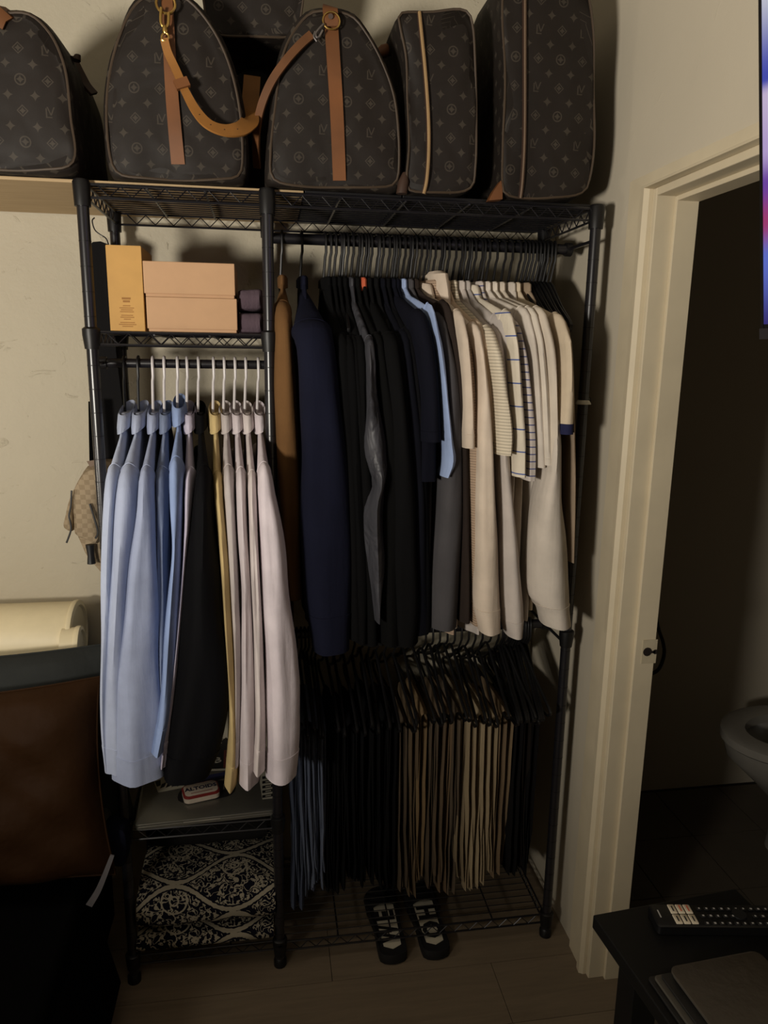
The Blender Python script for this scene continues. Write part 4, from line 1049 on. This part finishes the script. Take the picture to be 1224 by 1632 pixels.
# ================================================================ LEFT SIDE: backpack, black bag, seat, cushions
# narrow black garment bag on a wire hook behind the left posts
gb = thing('garment_bag', (-.40, 1.96, .8), 'narrow black garment bag hung behind the left post', 'garment bag')
pp = [(148,392),(152,388),(165,387),(178,392),(190,398),(186,480),(190,560),(200,640),(196,760),(150,760),(150,640),(147,520)]
pts = [PY(x, y, 1.945) for x, y in pp]; n = len(pts)
mb = MB(); rs = [[Vector((p.x, 1.945+dy, p.z)) if sc_ == 1 else Vector((p.x*.94+.06*-.415, 1.945+dy, p.z)) for p in pts] for dy, sc_ in ((-.025, 0), (-.015, 1), (.03, 1), (.04, 0))]
MB().rings(rs).build('bag', fabric('black_bag', (14, 13, 14), .8), gb, sharp=50)
MB().tube(smooth_path([PY(x, y, 1.95) for x, y in ((151, 347), (147, 352), (151, 366), (160, 374), (169, 380), (173, 390))], 4), .0016, 6).build('wire_hook', M_black, gb)
# checked backpack
bp = thing('checked_backpack', (-.45, 1.87, 1.05), 'beige checked canvas backpack hanging from the left side of rack', 'backpack')
def puff(pxs, Y0, Y1, n=40, e=.75):
    pts = outline(pxs, Y0, n); cx_ = sum(p.x for p in pts)/n; cz_ = sum(p.z for p in pts)/n
    def rg(s_, y): return [(cx_+(p.x-cx_)*s_, y, cz_+(p.z-cz_)*s_) for p in pts]
    D = Y1-Y0
    return MB().rings([rg(.3, Y0-.004), rg(.7, Y0), rg(.92, Y0+D*.08), rg(1, Y0+D*.3), rg(1, Y0+D*.7), rg(.9, Y0+D*.95), rg(.6, Y1)])
uvp = lambda v, i, p: (v.x+v.y*.5, v.z)
puff([(154,742),(132,748),(118,775),(112,815),(116,850),(124,870),(134,892),(148,908),(162,922),(190,910),(196,820),(190,752)], 1.80, 1.96).build('body', M_check, bp, uv=uvp)
puff([(118,778),(108,800),(102,826),(99,840),(103,847),(114,848),(118,815)], 1.815, 1.90).build('side_pocket', M_check, bp, uv=uvp)
puff([(152,744),(134,750),(120,770),(113,790),(115,830),(117,856),(135,864),(152,871),(158,850),(160,800),(164,752)], 1.775, 1.86).build('flap', M_check, bp, uv=uvp)
MB().tube(smooth_path([PY(x, y, 1.772) for x, y in ((114, 782), (113, 805), (110, 822), (112, 832), (113, 845), (106, 865))], 4), .0022, 6).build('drawstring', M_plastic, bp)
MB().tube(smooth_path([PY(x, y, 1.765) for x, y in ((143, 803), (150, 825), (156, 848), (152, 858))], 4), .0024, 6).build('drawstring', M_plastic, bp)
MB().rings([oval(*PY(146, 898, 1.785), .010, .010, 14), oval(*PY(145, 885, 1.785), .008, .008, 14), oval(*PY(143, 868, 1.785), .010, .008, 14)]).build('cord_lock', M_plastic, bp)
ribbon([PY(148, 640, 1.86), PY(149, 700, 1.85), PY(150, 748, 1.84)], .020, .004).build('webbing', fabric('black_web', (8, 8, 8), 1, spec=.02), bp)
MB().add([PY(138, 735, 1.80), PY(152, 733, 1.80), PY(154, 752, 1.80), PY(145, 747, 1.80), PY(138, 735, 1.83), PY(152, 733, 1.83), PY(154, 752, 1.83), PY(145, 747, 1.83)], [(0,1,2,3),(7,6,5,4),(0,4,5,1),(1,5,6,2),(2,6,7,3),(3,7,4,0)]).build('handle_tab', M_pipedark, bp)
# low sofa with cushions
M_sofa = fabric('black_sofa', (7, 7, 7), 1, spec=.02); M_char = fabric('charcoal_cloth', (44, 46, 45), .8, 700, .3)
sofa = thing('sofa', (-.9, 1.45, 0), 'black low sofa in the dark bottom left corner', 'sofa')
MB().box((-1.75, 1.10, .06), (-.445, 1.86, .36)).build('seat_base', M_sofa, sofa, True, .02)
MB().box((-1.75, 1.62, .34), (-.44, 1.80, .80)).build('backrest', M_sofa, sofa, True, .04)
arm = [(-.40, .02), (-.385, .08), (-.425, .27), (-.44, .31), (-.50, .33), (-.54, .30), (-.54, .02)]
MB().prism(arm, 1.14, 1.62).build('armrest', M_sofa, sofa, True, .015)
for xx in (-1.68, -.56):
    for yy in (1.18, 1.80): MB().rings([oval(xx, yy, 0, .018, .018, 12), oval(xx, yy, .075, .024, .024, 12)]).build('leg', M_plastic, sofa)
def cushion(name, label, cx_, cy_, cz_, hx_, hy_, hz_, mat, rx=0, ry=0, crumple=.006, seed=1, n=26, group=None):
    rnd = random.Random(seed); a, b, c = [rnd.uniform(0, 6) for _ in range(3)]
    vs = []; fs = []
    for side in (-1, 1):
        for i in range(n+1):
            for j in range(n+1):
                u = 2*i/n-1; v = 2*j/n-1
                pin = 1-.07*(1-abs(u)**2)*abs(v)**4
                t = max(0, (1-u**4)*(1-v**4))**.5
                d = crumple*(math.sin(u*7+a+v*3)+.6*math.sin(v*9+b-u*5)+.7*math.sin((u+v)*13+c))*t
                vs.append(((u*(1-.06*(1-v*v)*abs(u)**4))*hx_, side*(hy_*t+d), v*hz_*pin))
    N1 = (n+1)**2
    for s_ in (0, 1):
        for i in range(n):
            for j in range(n):
                q = (s_*N1+i*(n+1)+j, s_*N1+(i+1)*(n+1)+j, s_*N1+(i+1)*(n+1)+j+1, s_*N1+i*(n+1)+j+1)
                fs.append(q if s_ == 0 else q[::-1])
    mx_ = Matrix.Translation((cx_, cy_, cz_)) @ Matrix.Rotation(R(ry), 4, 'Y') @ Matrix.Rotation(R(rx), 4, 'X')
    me_ = MB().add(vs, fs)
    g = thing(name, (cx_, cy_, cz_-hz_), label, 'cushion', group)
    me_.build('cover', mat, g, xf=mx_, sharp=70)
    edge = [mx_ @ Vector(((u*(1-.06*(1-v*v)*abs(u)**4))*hx_, 0, v*hz_*(1-.07*(1-abs(u)**2)*abs(v)**4))) for u, v in
            [(2*i/20-1, -1) for i in range(20)]+[(1, 2*i/20-1) for i in range(20)]+[(1-2*i/20, 1) for i in range(20)]+[(-1, 1-2*i/20) for i in range(20)]]
    MB().tube(edge, .003, 6, closed=True).build('seam', mat, g)
    return g
cushion('charcoal_cushion', 'charcoal grey cushion with a flat top edge behind the satin cushion', -.72, 1.76, .66, .36, .06, .23, M_char, -8, -2, .005, 3)
M_satin, _nt, _b = base('brown_satin', (44, 27, 13), .6, 0, .06)
bump(_nt, _b, noise(_nt, tc(_nt), 9, 4), .35, .02)
cushion('satin_cushion', 'brown satin cushion with a gathered top edge on the sofa', -.70, 1.62, .62, .315, .075, .235, M_satin, -10, -3, .008, 8)
# cream rolls against the wall
M_cream = plain('cream_vinyl', (222, 208, 172), .45, 0, .4, .02)
def roll(label, xa_, xb_, yc, zc, ry_, rz_):
    g = thing('cream_roll', (xa_, yc, zc-rz_), label, 'bolster')
    def rg(x, s_): return [(x, yc+ry_*s_*math.cos(t), zc+rz_*s_*math.sin(t)) for t in [2*math.pi*i/36 for i in range(36)]]
    MB().rings([rg(xa_, 1), rg(xb_-.03, 1), rg(xb_-.008, 1)]).build('roll', M_cream, g)
    MB().rings([rg(xb_-.010, 1.03), rg(xb_-.004, 1.05), rg(xb_+.002, 1.03), rg(xb_+.004, .90), rg(xb_-.002, .86)]).build('end_rim', M_cream, g)
    return g
p = PY(118, 965, 1.96)
roll('large cream rounded roll lying along the wall above the sofa', -1.5, p.x, 1.98, p.z-.095, .10, .095)
p2_ = PY(137, 985, 1.97)
roll('small cream roll showing beside the end of the larger roll', p.x-.018, p2_.x, 1.90, p2_.z-.075, .05, .075)
# cloths and a ruler-like strip stuffed beside the sofa arm
mb = puff([(132,1306),(160,1304),(172,1320),(170,1360),(150,1392),(136,1388),(129,1375),(130,1330)], 1.66, 1.74)
tag(mb.build('grey_cloth', fabric('grey_rag', (70, 68, 60), .95)), 'crumpled grey cloth stuffed between the sofa and rack', 'cloth')
mb = puff([(158,1330),(185,1322),(200,1332),(200,1380),(180,1385),(160,1372)], 1.63, 1.70)
tag(mb.build('blue_cloth', fabric('navy_rag', (18, 20, 36), .95)), 'small dark blue cloth stuffed between the sofa and rack', 'cloth')
pts = smooth_path([PY(179, 1363, 1.56), PY(168, 1392, 1.56), PY(156, 1420, 1.56), PY(142, 1443, 1.56)], 4)
tag(ribbon(pts, [.009+.007*i/len(pts) for i in range(len(pts))], .004).build('pale_strip', plain('strip_grey', (104, 101, 104), .6)), 'pale grey strip standing slanted beside the sofa', 'strip')

# ================================================================ TABLE, REMOTE, NOTEBOOK (bottom right), TELEVISION
TZ = .72; c0 = PZ(945, 1458, TZ)
TM = Matrix.Translation((c0.x, c0.y, 0)) @ Matrix.Rotation(R(5), 4, 'Z')
M_tab = plain('black_laminate', (8, 8, 8), .5, 0, .3)
tb_ = thing('side_table', (c0.x, c0.y, 0), 'black table with a thin top by the doorway', 'table')
MB().box((0, -.62, TZ-.024), (.272, 0, TZ)).build('table_top', M_tab, tb_, False, .002, xf=TM)
for lx, ly in ((.045, -.07), (.045, -.57), (.225, -.07), (.225, -.57)): MB().box((lx-.022, ly-.022, 0), (lx+.022, ly+.022, TZ-.024)).build('leg', M_tab, tb_, False, .002, xf=TM)
MB().box((.03, -.60, .30), (.245, -.04, .316)).build('lower_shelf', M_tab, tb_, False, .001, xf=TM)
MB().box((.03, -.06, TZ-.10), (.245, -.045, TZ-.024)).build('apron', M_tab, tb_, False, xf=TM)
# remote
q0 = PZ(1032, 1440, TZ+.018); q1 = PZ(1062, 1488, TZ+.018)
rm_dir = PZ(1200, 1437, TZ+.018)-q0; ra = math.atan2(rm_dir.y, rm_dir.x)+R(-2)
wid = (q1-q0).length
RM = Matrix.Translation((q0.x, q0.y, TZ)) @ Matrix.Rotation(ra, 4, 'Z')
rem = thing('remote_control', q0, 'black television remote with six white keys on the black table', 'remote')
LR = .20
slab(0, -.048, LR, 0, .006, .0005, .018, .002).build('body', plain('remote_black', (6, 6, 7), .45), rem, xf=RM)
M_key = plain('key_white', (205, 194, 172), .5); M_keyr = plain('key_red', (200, 96, 70), .5); M_dk = plain('key_grey', (44, 44, 46), .5); M_mark = plain('key_mark', (170, 168, 165), .5)
for r_ in range(2):
    for c_ in range(3):
        x = .030+c_*.0125; y = -.004-r_*.0215
        k = slab(x, y-.019, x+.0105, y, .001, .018, .0205, .0006).build('app_key', M_key, rem, xf=RM)
        MB().box((x+.0042, y-.015, .0205), (x+.0064, y-.004 if (r_ or not c_) else y-.002, .0207)).build('key_print', M_keyr if (r_ == 0 and c_ > 0) else M_dk, k, False, xf=RM)
MB().box((.010, -.030, .018), (.012, -.014, .0183)).build('logo_line', M_mark, rem, False, xf=RM)
rnd = random.Random(4)
for r_ in range(3):
    for c_ in range(10):
        x = .075+c_*.012; y = -.008-r_*.0155
        if r_ == 1 and c_ in (5, 6): continue
        k = slab(x, y-.007, x+.0085, y, .002, .018, .0196, .0005).build('button', M_dk if False else plain('remote_button', (20, 20, 21), .5), rem, xf=RM)
        MB().box((x+.003, y-.0045-rnd.uniform(0, .001), .0196), (x+.0055+rnd.uniform(0, .001), y-.002, .0198)).build('button_mark', M_mark, k, False, xf=RM)
MB().tube([RM @ Vector((.139, -.0235, .018)), RM @ Vector((.139, -.0235, .0205))], .011, 20).build('dial', plain('remote_button', (20, 20, 21), .5), rem)
# small black block in front of the remote, dark papers and grey notebook
q = PZ(1042, 1492, TZ)
# notebook stack
na = PZ(1066, 1548, TZ+.02); NM = Matrix.Translation((na.x, na.y, TZ)) @ Matrix.Rotation(R(4), 4, 'Z')
nb = thing('dark_folder', na, 'dark folder with loose papers under the grey notebook', 'folder')
for k, (dx_, dz) in enumerate(((-.026, .0005), (-.019, .005), (-.011, .0095))):
    slab(dx_, -.22, .155, .012-.004*k, .006, dz, dz+.004, .0008).build('sheet' if k else 'cover', plain('folder_black', (26, 25, 24), .5) if k != 1 else plain('folder_paper', (70, 66, 58), .7), nb, xf=NM)
gn = thing('grey_notebook', na, 'grey felt-covered notebook on the dark folder, bottom right', 'notebook')
M_felt = fabric('grey_felt', (70, 64, 56), .95, 300, .3)
NM2 = NM @ Matrix.Translation((.004, .004, 0))
slab(0, -.20, .148, 0, .012, .0140, .0185, .0008).build('pages', plain('pages', (60, 56, 50), .8), gn, xf=NM2)
slab(-.002, -.202, .150, .002, .013, .0186, .0218, .0008).build('cover', M_felt, gn, xf=NM2)
# television on the right, tilted down on a wall arm
def tvp(s_, t_, off=0):    # s along the screen towards the camera, t up
    return Vector((.735, 1.03, 1.655)) + Vector((.02, -1, 0)).normalized()*s_ + Vector((-.033, .154, 1)).normalized()*t_ + Vector((-1, 0, -.03)).normalized()*off
tv = thing('television', tvp(.5, 0), 'wall television edge with a glowing blue and purple picture', 'television')
def tvbox(s0, s1, t0, t1, o0, o1, name, mat): 
    vs = [tvp(s_, t_, o_) for o_ in (o0, o1) for t_ in (t0, t1) for s_ in (s0, s1)]
    return MB().add(vs, [(0,2,3,1),(4,5,7,6),(0,1,5,4),(2,6,7,3),(0,4,6,2),(1,3,7,5)]).build(name, mat, tv, False)
tvbox(0, .92, 0, .55, -.03, 0, 'casing', M_plastic)
tvbox(-.002, .922, -.016, .0, -.034, .004, 'bottom_bezel', plain('bezel', (40, 38, 42), .4))
tvbox(-.002, .004, 0, .55, -.030, .002, 'side_bezel', M_plastic)
tvbox(.4, .5, .2, .3, -.05, -.03, 'wall_arm', M_plastic)
m_, nt, b = base('tv_picture', (20, 20, 40), .3)
X.nt = nt; v = tc(nt); ramp = nt.nodes.new('ShaderNodeValToRGB'); ramp.color_ramp.interpolation = 'EASE'
spx = nt.nodes.new('ShaderNodeSeparateXYZ'); nt.links.new(v, spx.inputs[0])
nt.links.new(((X(spx.outputs[2])/.52) + (X(noise(nt, v, 3, 2))-.5)*.12).v, ramp.inputs[0])
for pos, col in ((0, (60, 50, 130)), (.2, (120, 60, 130)), (.30, (190, 70, 130)), (.42, (130, 80, 190)), (.52, (215, 190, 245)), (.66, (235, 215, 250)), (.70, (80, 90, 205)), (1, (110, 130, 235))):
    e = ramp.color_ramp.elements[0] if pos == 0 else (ramp.color_ramp.elements[1] if pos == 1 else ramp.color_ramp.elements.new(pos))
    e.color = lin(col)
nt.links.new(ramp.outputs[0], b.inputs['Emission Color']); b.inputs['Emission Strength'].default_value = .7
tvbox(.004, .912, .006, .544, 0, .001, 'screen', m_)
